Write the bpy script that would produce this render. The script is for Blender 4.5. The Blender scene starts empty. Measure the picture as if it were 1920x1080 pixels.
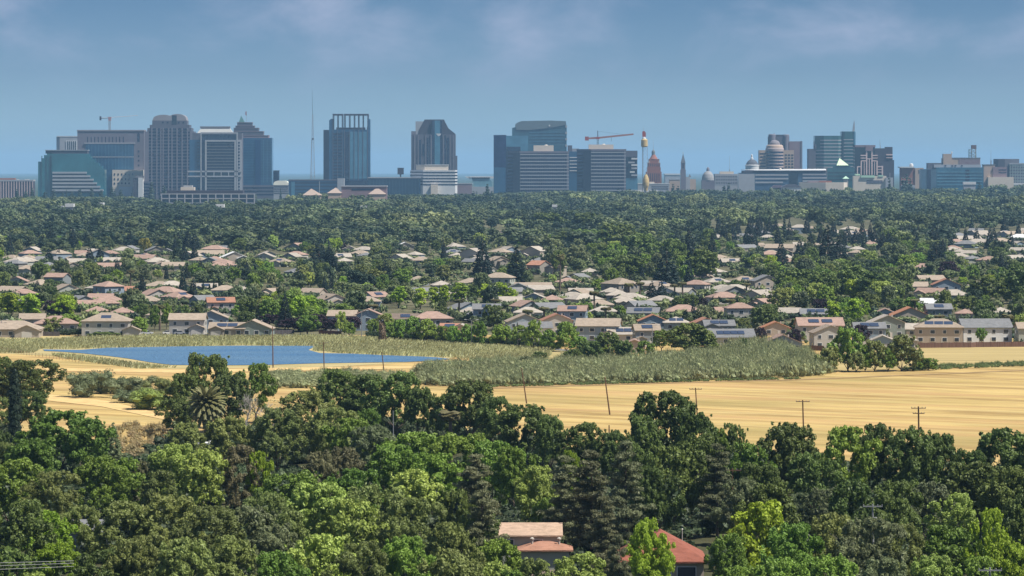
import bpy, math, random
import numpy as np
from mathutils import Vector
rnd = random.Random(7)
C = bpy.context.scene.collection
F, H, YH, CX = 7000.0, 62.0, 318.0, 960.0     # focal length (px of a 1920 wide frame), eye height (m), horizon row, centre column

def at(x, y, z=0.0):
    D = F * (H - z) / (y - YH)
    return ((x - CX) * D / F, D)
def dist(y, z=0.0): return F * (H - z) / (y - YH)

# ------------------------------------------------------------------ tags
def tag(o, label=None, cat=None, group=None, kind=None):
    if label: o['label'] = label
    if cat: o['category'] = cat
    if group: o['group'] = group
    if kind: o['kind'] = kind
    return o
def empty(name, loc, rz=0, parent=None):
    o = bpy.data.objects.new(name, None); C.objects.link(o)
    o.location = loc; o.rotation_euler = (0, 0, rz); o.parent = parent
    return o

# ------------------------------------------------------------------ materials
def nn(nt, t, **kw):
    n = nt.nodes.new(t)
    for k, v in kw.items(): setattr(n, k, v)
    return n
MATS = {}
def mat(name, col, rough=0.85, spec=0.2, amt=0.12, scale=0.15, objvar=0.0, metal=0.0, stretch=None, col2=None, bump=0):
    if name in MATS: return MATS[name]
    m = bpy.data.materials.new(name); m.use_nodes = True; nt = m.node_tree
    b = nt.nodes['Principled BSDF']
    b.inputs['Roughness'].default_value = rough
    b.inputs['Specular IOR Level'].default_value = spec
    b.inputs['Metallic'].default_value = metal
    tc = nn(nt, 'ShaderNodeTexCoord'); mp = nn(nt, 'ShaderNodeMapping')
    nt.links.new(tc.outputs['Object'], mp.inputs['Vector'])
    if stretch: mp.inputs['Scale'].default_value = stretch
    no = nn(nt, 'ShaderNodeTexNoise'); no.inputs['Scale'].default_value = scale; no.inputs['Detail'].default_value = 5
    no.inputs['Roughness'].default_value = 0.65
    nt.links.new(mp.outputs[0], no.inputs['Vector'])
    mx = nn(nt, 'ShaderNodeMix', data_type='RGBA')
    a = [c * (1 - amt) for c in col]; c2 = col2 or [min(1, c * (1 + amt)) for c in col]
    mx.inputs[6].default_value = (*a, 1); mx.inputs[7].default_value = (*c2, 1)
    mr = nn(nt, 'ShaderNodeMapRange'); mr.inputs[1].default_value = 0.3; mr.inputs[2].default_value = 0.7
    nt.links.new(no.outputs['Fac'], mr.inputs[0]); nt.links.new(mr.outputs[0], mx.inputs[0])
    out = mx.outputs[2]
    if objvar:
        oi = nn(nt, 'ShaderNodeObjectInfo'); hs = nn(nt, 'ShaderNodeHueSaturation')
        m2 = nn(nt, 'ShaderNodeMapRange'); m2.inputs[3].default_value = 1 - objvar; m2.inputs[4].default_value = 1 + objvar
        nt.links.new(oi.outputs['Random'], m2.inputs[0]); nt.links.new(m2.outputs[0], hs.inputs['Value'])
        nt.links.new(out, hs.inputs['Color']); out = hs.outputs[0]
    nt.links.new(out, b.inputs['Base Color'])
    if bump:
        bp = nn(nt, 'ShaderNodeBump'); bp.inputs['Strength'].default_value = bump; bp.inputs['Distance'].default_value = 0.3
        nt.links.new(no.outputs['Fac'], bp.inputs['Height']); nt.links.new(bp.outputs[0], b.inputs['Normal'])
    MATS[name] = m
    return m
def leafmat(name, col, hue=0.015, val=0.25, sat=1.0, trans=0.22, attr=False, patch=0.3, colb=None):
    """foliage: every plant its own slight tint, every branch its own slight tint"""
    m = bpy.data.materials.new(name); m.use_nodes = True; nt = m.node_tree
    b = nt.nodes['Principled BSDF']; outn = nt.nodes['Material Output']
    b.inputs['Roughness'].default_value = 0.55; b.inputs['Specular IOR Level'].default_value = 0.3
    if attr:
        r = nn(nt, 'ShaderNodeAttribute', attribute_name='tint').outputs['Fac']
    else:
        r = nn(nt, 'ShaderNodeObjectInfo').outputs['Random']
    wn = nn(nt, 'ShaderNodeTexWhiteNoise', noise_dimensions='1D'); nt.links.new(r, wn.inputs['W'])
    tc = nn(nt, 'ShaderNodeTexCoord'); no = nn(nt, 'ShaderNodeTexNoise'); no.inputs['Scale'].default_value = 0.45
    no.inputs['Detail'].default_value = 4; no.inputs['Roughness'].default_value = 0.7
    nt.links.new(tc.outputs['Object'], no.inputs['Vector'])
    hs = nn(nt, 'ShaderNodeHueSaturation'); hs.inputs['Color'].default_value = (*col, 1); hs.inputs['Saturation'].default_value = sat
    if colb:
        mb_ = nn(nt, 'ShaderNodeMix', data_type='RGBA'); mb_.inputs[6].default_value = (*col, 1); mb_.inputs[7].default_value = (*colb, 1)
        nt.links.new(r, mb_.inputs[0]); nt.links.new(mb_.outputs[2], hs.inputs['Color'])
    h = nn(nt, 'ShaderNodeMapRange'); h.inputs[3].default_value = 0.5 - hue; h.inputs[4].default_value = 0.5 + hue
    nt.links.new(wn.outputs[0], h.inputs[0]); nt.links.new(h.outputs[0], hs.inputs['Hue'])
    v = nn(nt, 'ShaderNodeMapRange'); v.inputs[3].default_value = 1 - val; v.inputs[4].default_value = 1 + val
    nt.links.new(r, v.inputs[0])
    p = nn(nt, 'ShaderNodeMapRange'); p.inputs[1].default_value = 0.3; p.inputs[2].default_value = 0.7
    p.inputs[3].default_value = 1 - patch; p.inputs[4].default_value = 1 + patch
    nt.links.new(no.outputs['Fac'], p.inputs[0])
    mu = nn(nt, 'ShaderNodeMath', operation='MULTIPLY'); nt.links.new(v.outputs[0], mu.inputs[0]); nt.links.new(p.outputs[0], mu.inputs[1])
    nt.links.new(mu.outputs[0], hs.inputs['Value'])
    nt.links.new(hs.outputs[0], b.inputs['Base Color'])
    tr = nn(nt, 'ShaderNodeBsdfTranslucent'); nt.links.new(hs.outputs[0], tr.inputs['Color'])
    mix = nn(nt, 'ShaderNodeMixShader'); mix.inputs[0].default_value = trans
    nt.links.new(b.outputs[0], mix.inputs[1]); nt.links.new(tr.outputs[0], mix.inputs[2]); nt.links.new(mix.outputs[0], outn.inputs['Surface'])
    return m

# ------------------------------------------------------------------ mesh builder
class MB:
    def __init__(s): s.v = []; s.f = []; s.m = []; s.k = 0
    def face(s, pts):
        n = len(s.v); s.v += [tuple(p) for p in pts]; s.f.append(tuple(range(n, n + len(pts)))); s.m.append(s.k)
    def mesh(s, vs, fs):
        n = len(s.v); s.v += [tuple(p) for p in vs]; s.f += [tuple(i + n for i in f) for f in fs]; s.m += [s.k] * len(fs)
    def box(s, x0, x1, y0, y1, z0, z1):
        s.prism([(x0, y0), (x1, y0), (x1, y1), (x0, y1)], z0, z1); return s
    def prism(s, poly, z0, z1, top=None):
        n = len(poly); top = top or poly
        vs = [(x, y, z0) for x, y in poly] + [(x, y, z1) for x, y in top]
        fs = [tuple(range(n - 1, -1, -1)), tuple(range(n, 2 * n))] + [(i, (i + 1) % n, n + (i + 1) % n, n + i) for i in range(n)]
        s.mesh(vs, fs); return s
    def xz(s, poly, y0, y1):          # outline in the x-z plane, extruded along y
        n = len(poly)
        vs = [(x, y0, z) for x, z in poly] + [(x, y1, z) for x, z in poly]
        fs = [tuple(range(n)), tuple(range(2 * n - 1, n - 1, -1))] + [((i + 1) % n, i, n + i, n + (i + 1) % n) for i in range(n)]
        s.mesh(vs, fs); return s
    def yz(s, poly, x0, x1):
        n = len(poly)
        vs = [(x0, y, z) for y, z in poly] + [(x1, y, z) for y, z in poly]
        fs = [tuple(range(n - 1, -1, -1)), tuple(range(n, 2 * n))] + [(i, (i + 1) % n, n + (i + 1) % n, n + i) for i in range(n)]
        s.mesh(vs, fs); return s
    def tube(s, a, b, r0, r1, n=6):
        a = Vector(a); b = Vector(b); d = (b - a).normalized()
        u = d.orthogonal().normalized(); w = d.cross(u)
        vs = [a + (u * math.cos(t) + w * math.sin(t)) * r0 for t in [2 * math.pi * i / n for i in range(n)]]
        vs += [b + (u * math.cos(t) + w * math.sin(t)) * r1 for t in [2 * math.pi * i / n for i in range(n)]]
        s.mesh(vs, [(i, (i + 1) % n, n + (i + 1) % n, n + i) for i in range(n)] + [tuple(range(n - 1, -1, -1)), tuple(range(n, 2 * n))]); return s
    def lathe(s, cx, cy, prof, n=20):
        vs = []; fs = []
        for r, z in prof: vs += [(cx + r * math.cos(2 * math.pi * i / n), cy + r * math.sin(2 * math.pi * i / n), z) for i in range(n)]
        for k in range(len(prof) - 1):
            fs += [(k * n + i, k * n + (i + 1) % n, (k + 1) * n + (i + 1) % n, (k + 1) * n + i) for i in range(n)]
        fs += [tuple(range(n - 1, -1, -1)), tuple(range((len(prof) - 1) * n, len(prof) * n))]
        s.mesh(vs, fs); return s
    def data(s, name, mats):
        me = bpy.data.meshes.new(name); me.from_pydata(s.v, [], s.f)
        mats = mats if isinstance(mats, (list, tuple)) else [mats]
        for m in mats: me.materials.append(m)
        if len(mats) > 1: me.polygons.foreach_set('material_index', s.m)
        me.update(); return me
    def build(s, name, mats, parent=None, loc=None):
        o = bpy.data.objects.new(name, s.data(name, mats)); C.objects.link(o)
        if parent: o.parent = parent
        if loc: o.location = loc
        return o

# ------------------------------------------------------------------ camera, sun, sky
cam = bpy.data.cameras.new('camera'); co = bpy.data.objects.new('camera', cam); C.objects.link(co)
cam.sensor_width = 36; cam.lens = 36 * F / 1920; cam.shift_y = -(540 - YH) / 1920
cam.clip_start = 1; cam.clip_end = 120000
co.location = (0, 0, H); co.rotation_euler = (math.pi / 2, 0, 0)
bpy.context.scene.camera = co
sc = bpy.context.scene
sc.view_settings.view_transform = 'Standard'; sc.view_settings.look = 'None'; sc.view_settings.exposure = EXPO = 0.55; sc.view_settings.gamma = 1
SUN_EL, SUN_AZ = math.radians(58), math.radians(112)      # azimuth clockwise from +Y (view direction)
sd = Vector((math.cos(SUN_EL) * math.sin(SUN_AZ), math.cos(SUN_EL) * math.cos(SUN_AZ), math.sin(SUN_EL)))
sl = bpy.data.lights.new('sun', 'SUN'); sl.energy = 5.0; sl.angle = math.radians(0.53); sl.color = (1.0, 0.95, 0.87)
so = bpy.data.objects.new('sun', sl); C.objects.link(so); so.rotation_euler = sd.to_track_quat('Z', 'Y').to_euler()
w = bpy.data.worlds.new('World'); sc.world = w; w.use_nodes = True
nt = w.node_tree; bg = nt.nodes['Background']; bg.inputs['Strength'].default_value = 0.085
sky = nn(nt, 'ShaderNodeTexSky', sky_type='NISHITA'); sky.sun_disc = False; sky.sun_elevation = SUN_EL; sky.sun_rotation = SUN_AZ
sky.altitude = 60; sky.air_density = 1.0; sky.dust_density = 0.6; sky.ozone_density = 2.0
tc = nn(nt, 'ShaderNodeTexCoord'); sx = nn(nt, 'ShaderNodeSeparateXYZ'); nt.links.new(tc.outputs['Generated'], sx.inputs[0])
ramp = nn(nt, 'ShaderNodeValToRGB')              # the air near the horizon is bluer and deeper than the clear-sky model
zr = nn(nt, 'ShaderNodeMapRange'); zr.inputs[1].default_value = 0; zr.inputs[2].default_value = 0.2
nt.links.new(sx.outputs[2], zr.inputs[0]); nt.links.new(zr.outputs[0], ramp.inputs[0])
el = ramp.color_ramp.elements
SKYR = [(0.0, (0.53, 0.77, 1.18)), (0.06, (0.46, 0.70, 1.10)), (0.13, (0.32, 0.49, 0.84)), (0.22, (0.22, 0.365, 0.66)), (0.5, (0.20, 0.30, 0.46)), (1.0, (0.52, 0.58, 0.70))]
el[0].position, el[0].color = SKYR[0][0], (*SKYR[0][1], 1); el[1].position, el[1].color = SKYR[-1][0], (*SKYR[-1][1], 1)
for p, c in SKYR[1:-1]:
    e = el.new(p); e.color = (*c, 1)
mul = nn(nt, 'ShaderNodeMix', data_type='RGBA', blend_type='MULTIPLY'); mul.inputs[0].default_value = 1
nt.links.new(sky.outputs[0], mul.inputs[6]); nt.links.new(ramp.outputs[0], mul.inputs[7])
cm = nn(nt, 'ShaderNodeMapping'); cm.inputs['Scale'].default_value = (24, 24, 45); cm.inputs['Rotation'].default_value = (0, 0.35, 0)
nt.links.new(tc.outputs['Generated'], cm.inputs[0])
cn = nn(nt, 'ShaderNodeTexNoise'); cn.inputs['Scale'].default_value = 1.0; cn.inputs['Detail'].default_value = 8; cn.inputs['Roughness'].default_value = 0.55; cn.inputs['Distortion'].default_value = 0.25
nt.links.new(cm.outputs[0], cn.inputs['Vector'])
cr = nn(nt, 'ShaderNodeMapRange'); cr.inputs[1].default_value = 0.40; cr.inputs[2].default_value = 0.80; cr.interpolation_type = 'SMOOTHSTEP'
nt.links.new(cn.outputs['Fac'], cr.inputs[0])
ch = nn(nt, 'ShaderNodeMapRange'); ch.inputs[1].default_value = 0.014; ch.inputs[2].default_value = 0.04; ch.interpolation_type = 'SMOOTHSTEP'
nt.links.new(sx.outputs[2], ch.inputs[0])
cmul = nn(nt, 'ShaderNodeMath', operation='MULTIPLY'); nt.links.new(cr.outputs[0], cmul.inputs[0]); nt.links.new(ch.outputs[0], cmul.inputs[1])
cmx = nn(nt, 'ShaderNodeMix', data_type='RGBA'); cmx.inputs[7].default_value = (3.2, 3.7, 5.1, 1)
nt.links.new(cmul.outputs[0], cmx.inputs[0]); nt.links.new(mul.outputs[2], cmx.inputs[6]); nt.links.new(cmx.outputs[2], bg.inputs['Color'])

# haze: one even box of air round camera and scene
HAZE = 3.1e-5
hm = bpy.data.materials.new('haze_air'); hm.use_nodes = True; hn = hm.node_tree; hn.nodes.clear()
ho = nn(hn, 'ShaderNodeOutputMaterial'); pv = nn(hn, 'ShaderNodeVolumePrincipled')
pv.inputs['Color'].default_value = (0.39, 0.70, 1.0, 1); pv.inputs['Density'].default_value = HAZE; pv.inputs['Anisotropy'].default_value = 0.0
hn.links.new(pv.outputs[0], ho.inputs['Volume'])
hb = MB().box(-15500, 15500, -400, 60500, -1, 300).build('haze', hm); tag(hb, kind='stuff', label='pale blue haze over the whole plain')

# ------------------------------------------------------------------ ground sheets
def sheet(name, pts, z, m, label=None, step=None):
    """flat sheet from corner points given in metres"""
    mb = MB(); mb.face([(x, y, z) for x, y in pts]); o = mb.build(name, m); tag(o, label, kind='structure'); return o
def px(pts): return [at(x, y) for x, y in pts]

m_ground = mat('suburban_ground', (0.07, 0.08, 0.04), amt=0.5, scale=0.03, col2=(0.17, 0.155, 0.09), rough=0.95, spec=0.05)
sheet('ground', [(-15000, -300), (15000, -300), (15000, 60000), (-15000, 60000)], 0, m_ground)
def field_mat():
    m = bpy.data.materials.new('stubble_field'); m.use_nodes = True; nt = m.node_tree; b = nt.nodes['Principled BSDF']
    b.inputs['Roughness'].default_value = 0.95; b.inputs['Specular IOR Level'].default_value = 0.05
    tc = nn(nt, 'ShaderNodeTexCoord')
    def noise(sx_, sy_, rot, det=4, rough=0.6, sc_=1.0):
        m0 = nn(nt, 'ShaderNodeMapping'); m0.inputs['Rotation'].default_value = (0, 0, rot); nt.links.new(tc.outputs['Object'], m0.inputs[0])
        mp = nn(nt, 'ShaderNodeMapping'); mp.inputs['Scale'].default_value = (sx_, sy_, 1); nt.links.new(m0.outputs[0], mp.inputs[0])
        n = nn(nt, 'ShaderNodeTexNoise'); n.inputs['Scale'].default_value = sc_; n.inputs['Detail'].default_value = det; n.inputs['Roughness'].default_value = rough
        nt.links.new(mp.outputs[0], n.inputs['Vector']); return n.outputs['Fac']
    def mr(x, a, b_, c, d):
        q = nn(nt, 'ShaderNodeMapRange'); q.inputs[1].default_value = a; q.inputs[2].default_value = b_; q.inputs[3].default_value = c; q.inputs[4].default_value = d
        nt.links.new(x, q.inputs[0]); return q.outputs[0]
    def mix(f, a, b_):
        q = nn(nt, 'ShaderNodeMix', data_type='RGBA'); nt.links.new(f, q.inputs[0])
        for i, v in ((6, a), (7, b_)):
            if isinstance(v, tuple): q.inputs[i].default_value = (*v, 1)
            else: nt.links.new(v, q.inputs[i])
        return q.outputs[2]
    rows = noise(0.012, 0.085, 0.60, 6, 0.72)
    rows2 = noise(0.01, 0.20, 0.52, 4, 0.6)
    big = noise(0.008, 0.016, 0.3, 4)
    fine = noise(0.03, 0.32, 0.66, 5, 0.7)
    c = mix(mr(rows, 0.42, 0.58, 0, 1), (0.275, 0.185, 0.072), (0.475, 0.345, 0.135))
    c = mix(mr(rows2, 0.5, 0.62, 0, 0.5), c, (0.53, 0.41, 0.185))
    c = mix(mr(noise(0.035, 0.05, 0.4, 6, 0.8), 0.52, 0.66, 0, 0.5), c, (0.38, 0.28, 0.12))
    c = mix(mr(noise(0.004, 0.06, 0.62, 3, 0.5), 0.52, 0.60, 0, 0.6), c, (0.42, 0.27, 0.12))
    c = mix(mr(big, 0.50, 0.66, 0, 0.6), c, (0.27, 0.22, 0.08))
    c = mix(mr(fine, 0.55, 0.75, 0, 0.45), c, (0.36, 0.23, 0.08))
    nt.links.new(c, b.inputs['Base Color'])
    return m
m_field = field_mat()
sheet('field', [(-700, 640), (700, 640), (700, 1399), (-700, 1399)], 0.05, m_field, 'golden mown stubble field with furrow streaks')
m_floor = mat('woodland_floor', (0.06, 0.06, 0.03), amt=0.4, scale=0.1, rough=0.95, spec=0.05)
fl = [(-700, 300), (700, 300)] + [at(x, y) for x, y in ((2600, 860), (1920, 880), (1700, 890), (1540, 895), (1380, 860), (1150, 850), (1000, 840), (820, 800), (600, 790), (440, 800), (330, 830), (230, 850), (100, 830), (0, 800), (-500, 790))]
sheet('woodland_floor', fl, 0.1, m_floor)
m_dry = mat('dry_meadow', (0.33, 0.29, 0.12), amt=0.3, scale=0.05, stretch=(0.3, 2, 1), rough=0.95, spec=0.05, col2=(0.5, 0.4, 0.2))
sheet('meadow', px([(-60, 632), (300, 629), (620, 631), (760, 638), (900, 647), (1080, 660), (1060, 672), (860, 668), (830, 676), (600, 690), (300, 692), (100, 668), (-60, 660)]), 0.1, m_dry)
m_strip = mat('dry_strip', (0.36, 0.28, 0.125), amt=0.25, scale=0.04, stretch=(0.3, 3, 1), rough=0.95, spec=0.05)
sheet('dry_strip', px([(1540, 652), (2100, 650), (2100, 684), (1920, 687), (1750, 690), (1540, 697)]), 0.1, m_strip)
m_track = mat('dirt_track', (0.54, 0.38, 0.17), amt=0.2, scale=0.2, rough=0.95, spec=0.05)
sheet('dirt_path', px([(860, 729), (1200, 719.5), (1500, 711.5), (2000, 691), (2000, 692.6), (1500, 713.2), (1200, 721), (860, 731)]), 0.14, mat('field_edge_track', (0.30, 0.2, 0.09), amt=0.2, scale=0.2), 'thin brown track along the field edge')
sheet('dirt_path', px([(80, 690), (330, 694), (560, 690), (800, 686), (1000, 684), (1000, 688), (800, 691), (560, 696), (330, 700), (90, 696)]), 0.14, m_track, 'pale dirt path south of the pond')
sheet('dirt_path', px([(90, 740), (200, 752), (300, 776), (330, 790), (300, 786), (190, 763), (90, 752)]), 0.14, m_track, 'pale dirt path curving past the shrubs')
m_asph = mat('asphalt', (0.16, 0.16, 0.155), amt=0.15, scale=0.3)
sheet('road', px([(230, 627.5), (620, 628.5), (760, 636), (900, 645), (1080, 657), (1080, 660), (900, 648), (760, 638.5), (620, 631), (230, 630)]), 0.16, m_asph, 'grey road between the houses and the reeds')

sheet('plain', [(-14000, 7300), (14000, 7300), (14000, 59000), (-14000, 59000)], 0.1, mat('far_plain', (0.035, 0.055, 0.03), amt=.3, scale=.004), 'dark green plain fading into haze beyond the city')
# pond
def water_mat():
    m = bpy.data.materials.new('pond_water'); m.use_nodes = True; nt = m.node_tree; b = nt.nodes['Principled BSDF']
    b.inputs['Base Color'].default_value = (0.065, 0.15, 0.25, 1); b.inputs['Roughness'].default_value = 0.35; b.inputs['Specular IOR Level'].default_value = 0.3
    tc = nn(nt, 'ShaderNodeTexCoord'); mp = nn(nt, 'ShaderNodeMapping'); mp.inputs['Scale'].default_value = (0.35, 0.12, 1); nt.links.new(tc.outputs['Object'], mp.inputs[0])
    n = nn(nt, 'ShaderNodeTexNoise'); n.inputs['Scale'].default_value = 1.5; n.inputs['Detail'].default_value = 6; n.inputs['Roughness'].default_value = 0.7
    nt.links.new(mp.outputs[0], n.inputs['Vector'])
    mp2 = nn(nt, 'ShaderNodeMapping'); mp2.inputs['Scale'].default_value = (0.02, 0.06, 1); nt.links.new(tc.outputs['Object'], mp2.inputs[0])
    n2 = nn(nt, 'ShaderNodeTexNoise'); n2.inputs['Scale'].default_value = 1.0; n2.inputs['Detail'].default_value = 7; n2.inputs['Roughness'].default_value = 0.75; nt.links.new(mp2.outputs[0], n2.inputs['Vector'])
    r2 = nn(nt, 'ShaderNodeMapRange'); r2.inputs[1].default_value = .35; r2.inputs[2].default_value = .65; nt.links.new(n2.outputs['Fac'], r2.inputs[0])
    x2 = nn(nt, 'ShaderNodeMix', data_type='RGBA'); x2.inputs[6].default_value = (0.055, 0.14, 0.25, 1); x2.inputs[7].default_value = (0.10, 0.19, 0.28, 1); nt.links.new(r2.outputs[0], x2.inputs[0]); nt.links.new(x2.outputs[2], b.inputs['Base Color'])
    bp = nn(nt, 'ShaderNodeBump'); bp.inputs['Strength'].default_value = 1.0; bp.inputs['Distance'].default_value = 1.2
    nt.links.new(n.outputs['Fac'], bp.inputs['Height']); nt.links.new(bp.outputs[0], b.inputs['Normal'])
    return m
POND = [(80, 656), (150, 657), (200, 653), (330, 650.5), (450, 649), (590, 649.5), (588, 652), (578, 657), (600, 663), (660, 664), (720, 667), (780, 669), (820, 671), (845, 674), (820, 677), (760, 679.5), (700, 680.5), (600, 682), (500, 685), (400, 686), (320, 685), (280, 680), (240, 673), (200, 668), (150, 663), (110, 660), (84, 659)]
pw = px(POND)
sheet('water', pw, 0.2, water_mat(), 'calm blue pond water')
# ------------------------------------------------------------------ foliage
ICO_V = []; ICO_F = []
def _ico():
    t = (1 + 5 ** .5) / 2
    v = np.array([(-1, t, 0), (1, t, 0), (-1, -t, 0), (1, -t, 0), (0, -1, t), (0, 1, t), (0, -1, -t), (0, 1, -t), (t, 0, -1), (t, 0, 1), (-t, 0, -1), (-t, 0, 1)], float)
    v /= np.linalg.norm(v[0])
    f = np.array([(0, 11, 5), (0, 5, 1), (0, 1, 7), (0, 7, 10), (0, 10, 11), (1, 5, 9), (5, 11, 4), (11, 10, 2), (10, 7, 6), (7, 1, 8), (3, 9, 4), (3, 4, 2), (3, 2, 6), (3, 6, 8), (3, 8, 9), (4, 9, 5), (2, 4, 11), (6, 2, 10), (8, 6, 7), (9, 8, 1)])
    return v, f
ICO_V, ICO_F = _ico()
def unit(a): return a / (np.linalg.norm(a, axis=-1, keepdims=True) + 1e-9)
def cloud(rg, cen, rad, per, size, flat=1.0, rnd_n=0.8, aspect=0.6, core=0.75, shell=(0.8, 1.12), up=False, low=-0.7):
    """leaf sprays spread over clumps; returns quads (n,4,3) and core triangles (m,3,3)"""
    cen = np.asarray(cen, float).reshape(-1, 3); rad = np.asarray(rad, float)
    idx = np.repeat(np.arange(len(cen)), np.maximum(3, (per * rad ** 2).astype(int)))
    d = unit(rg.normal(size=(len(idx), 3))); d[:, 2] = np.where(d[:, 2] < low, -d[:, 2], d[:, 2])
    sc = np.array([1, 1, flat])
    pos = cen[idx] + d * sc * rad[idx][:, None] * rg.uniform(shell[0], shell[1], (len(idx), 1))
    n = unit(d + rg.normal(size=d.shape) * rnd_n)
    if up:
        t = unit(np.stack([rg.normal(size=len(idx)) * .35 + .1, rg.normal(size=len(idx)) * .35, np.ones(len(idx))], 1)); b = unit(np.cross(n, t))
    else:
        t = unit(np.cross(n, rg.normal(size=d.shape))); b = np.cross(n, t)
    s = (size * rg.uniform(.55, 1.3, len(idx)))[:, None]
    q = np.stack([pos + t * s, pos + b * s * aspect, pos - t * s, pos - b * s * aspect], 1)
    tri = np.zeros((0, 3, 3))
    if core:
        v = ICO_V[None] * sc * (rad * core)[:, None, None] * rg.uniform(.8, 1.15, (len(cen), 12, 1)) + cen[:, None]
        tri = v[:, ICO_F].reshape(-1, 3, 3)
    return q, tri
def np_mesh(name, q, tri, mats, mi=None, tint=None):
    q = q.reshape(-1, 4, 3); tri = tri.reshape(-1, 3, 3)
    co_ = np.concatenate([q.reshape(-1, 3), tri.reshape(-1, 3)]).astype(np.float32)
    me = bpy.data.meshes.new(name); me.vertices.add(len(co_)); me.vertices.foreach_set('co', co_.ravel())
    nl = len(co_); me.loops.add(nl); me.loops.foreach_set('vertex_index', np.arange(nl, dtype=np.int32))
    nq, nt_ = len(q), len(tri)
    st = np.concatenate([np.arange(nq) * 4, nq * 4 + np.arange(nt_) * 3]).astype(np.int32)
    me.polygons.add(nq + nt_); me.polygons.foreach_set('loop_start', st)
    if tint is not None:
        a = me.attributes.new('tint', 'FLOAT', 'POINT')
        tq, tt = tint; a.data.foreach_set('value', np.concatenate([np.repeat(tq, 4), np.repeat(tt, 3)]).astype(np.float32))
    for m in mats: me.materials.append(m)
    me.update(calc_edges=True); return me

def lobes_round(rg, hh=14., r=6.2, z0=3.0, n=12, sub=16, R=(2.0, 3.0), r2=(.75, 1.25), loose=False):
    cz = (hh + z0) / 2; sz = (hh - z0) / 2 - R[0] * .6
    L = []; ph = rg.uniform(0, 6.28, 3)
    for k in range(n):
        a = 2 * math.pi * (k * .618 + rg.uniform(-.09, .09)); u = -0.8 + 1.8 * (k + .5) / n
        wob = 1 + .16 * math.sin(2 * a + ph[0]) + .12 * math.sin(3 * a + ph[1])
        rr = math.sqrt(max(.04, 1 - u * u)) * rg.uniform(.62, 1.08) * wob
        L.append((math.cos(a) * rr * (r - R[0]), math.sin(a) * rr * (r - R[0]), cz + u * sz * rg.uniform(.8, 1.12)))
    if not loose: L.append((0, 0, cz))
    cen = []; rad = []
    for (x, y, z) in L:
        RR = rg.uniform(*R); q_ = rg.uniform(.7, 1.1)
        for j in range(sub):
            d = unit(rg.normal(size=3)); d[2] = abs(d[2]) if rg.random() < .6 else d[2]
            cen.append((x + d[0] * RR * .9, y + d[1] * RR * .9, z + d[2] * RR * .85 * q_)); rad.append(rg.uniform(*r2) * (1 if rg.random() > .25 else .7))
    for j in range(n * 2):
        x, y, z = L[rg.integers(len(L))]; d = unit(rg.normal(size=3)); d[2] = abs(d[2]); RR = R[1] * rg.uniform(1.0, 1.4); cen.append((x + d[0] * RR, y + d[1] * RR, z + d[2] * RR)); rad.append(r2[0] * rg.uniform(.5, .85))
    cen = np.array(cen); rad = np.array(rad)
    cen[:, 2] = np.clip(cen[:, 2], .4, hh - .3)
    return L, cen, rad
def limbs(mb, L, z0, r, base=0.42, n=6):
    mb.tube((0, 0, -.3), (0.1, 0.05, z0 + .5), base, base * .7, 8)
    for (x, y, z) in L[:n]: mb.tube((0.1, 0.05, z0), (x * .8, y * .8, z), base * .45, base * .12, 5)

PROTO = {}
leafm = {
 'oak': leafmat('oak_leaves', (0.118, 0.163, 0.037)), 'broad': leafmat('green_leaves', (0.167, 0.257, 0.037)),
 'lime': leafmat('bright_leaves', (0.260, 0.363, 0.030), trans=.3), 'olive': leafmat('olive_leaves', (0.190, 0.225, 0.061)),
 'light': leafmat('light_leaves', (0.301, 0.373, 0.079)), 'grey': leafmat('grey_leaves', (0.161, 0.192, 0.085)),
 'brown': leafmat('brown_leaves', (0.152, 0.140, 0.066)), 'pine': leafmat('pine_needles', (0.168, 0.177, 0.086)),
 'dark': leafmat('dark_needles', (0.019, 0.036, 0.029)), 'purple': leafmat('purple_leaves', (0.035, 0.018, 0.028)),
 'yellow': leafmat('yellow_leaves', (0.260, 0.240, 0.040)), 'palm': leafmat('palm_fronds', (0.16, 0.15, 0.06)),
 'willow': leafmat('willow_leaves', (0.26, 0.28, 0.13), attr=True, val=.3), 'reed': leafmat('reed_blades', (0.40, 0.40, 0.19), attr=True, val=.3, patch=.15),
 'cyp': leafmat('cypress_leaves', (0.03, 0.048, 0.026)), 'wood': leafmat('woodland_leaves', (0.036, 0.064, 0.034), attr=True, val=.2, hue=.02, colb=(0.20, 0.235, 0.09)), 'hedge': leafmat('hedge_leaves', (0.045, 0.070, 0.030)),
}
bark = mat('bark', (0.13, 0.10, 0.075), amt=.3, scale=1.0)
pale_bark = mat('pale_bark', (0.36, 0.33, 0.29), amt=.2, scale=1.0)

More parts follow.
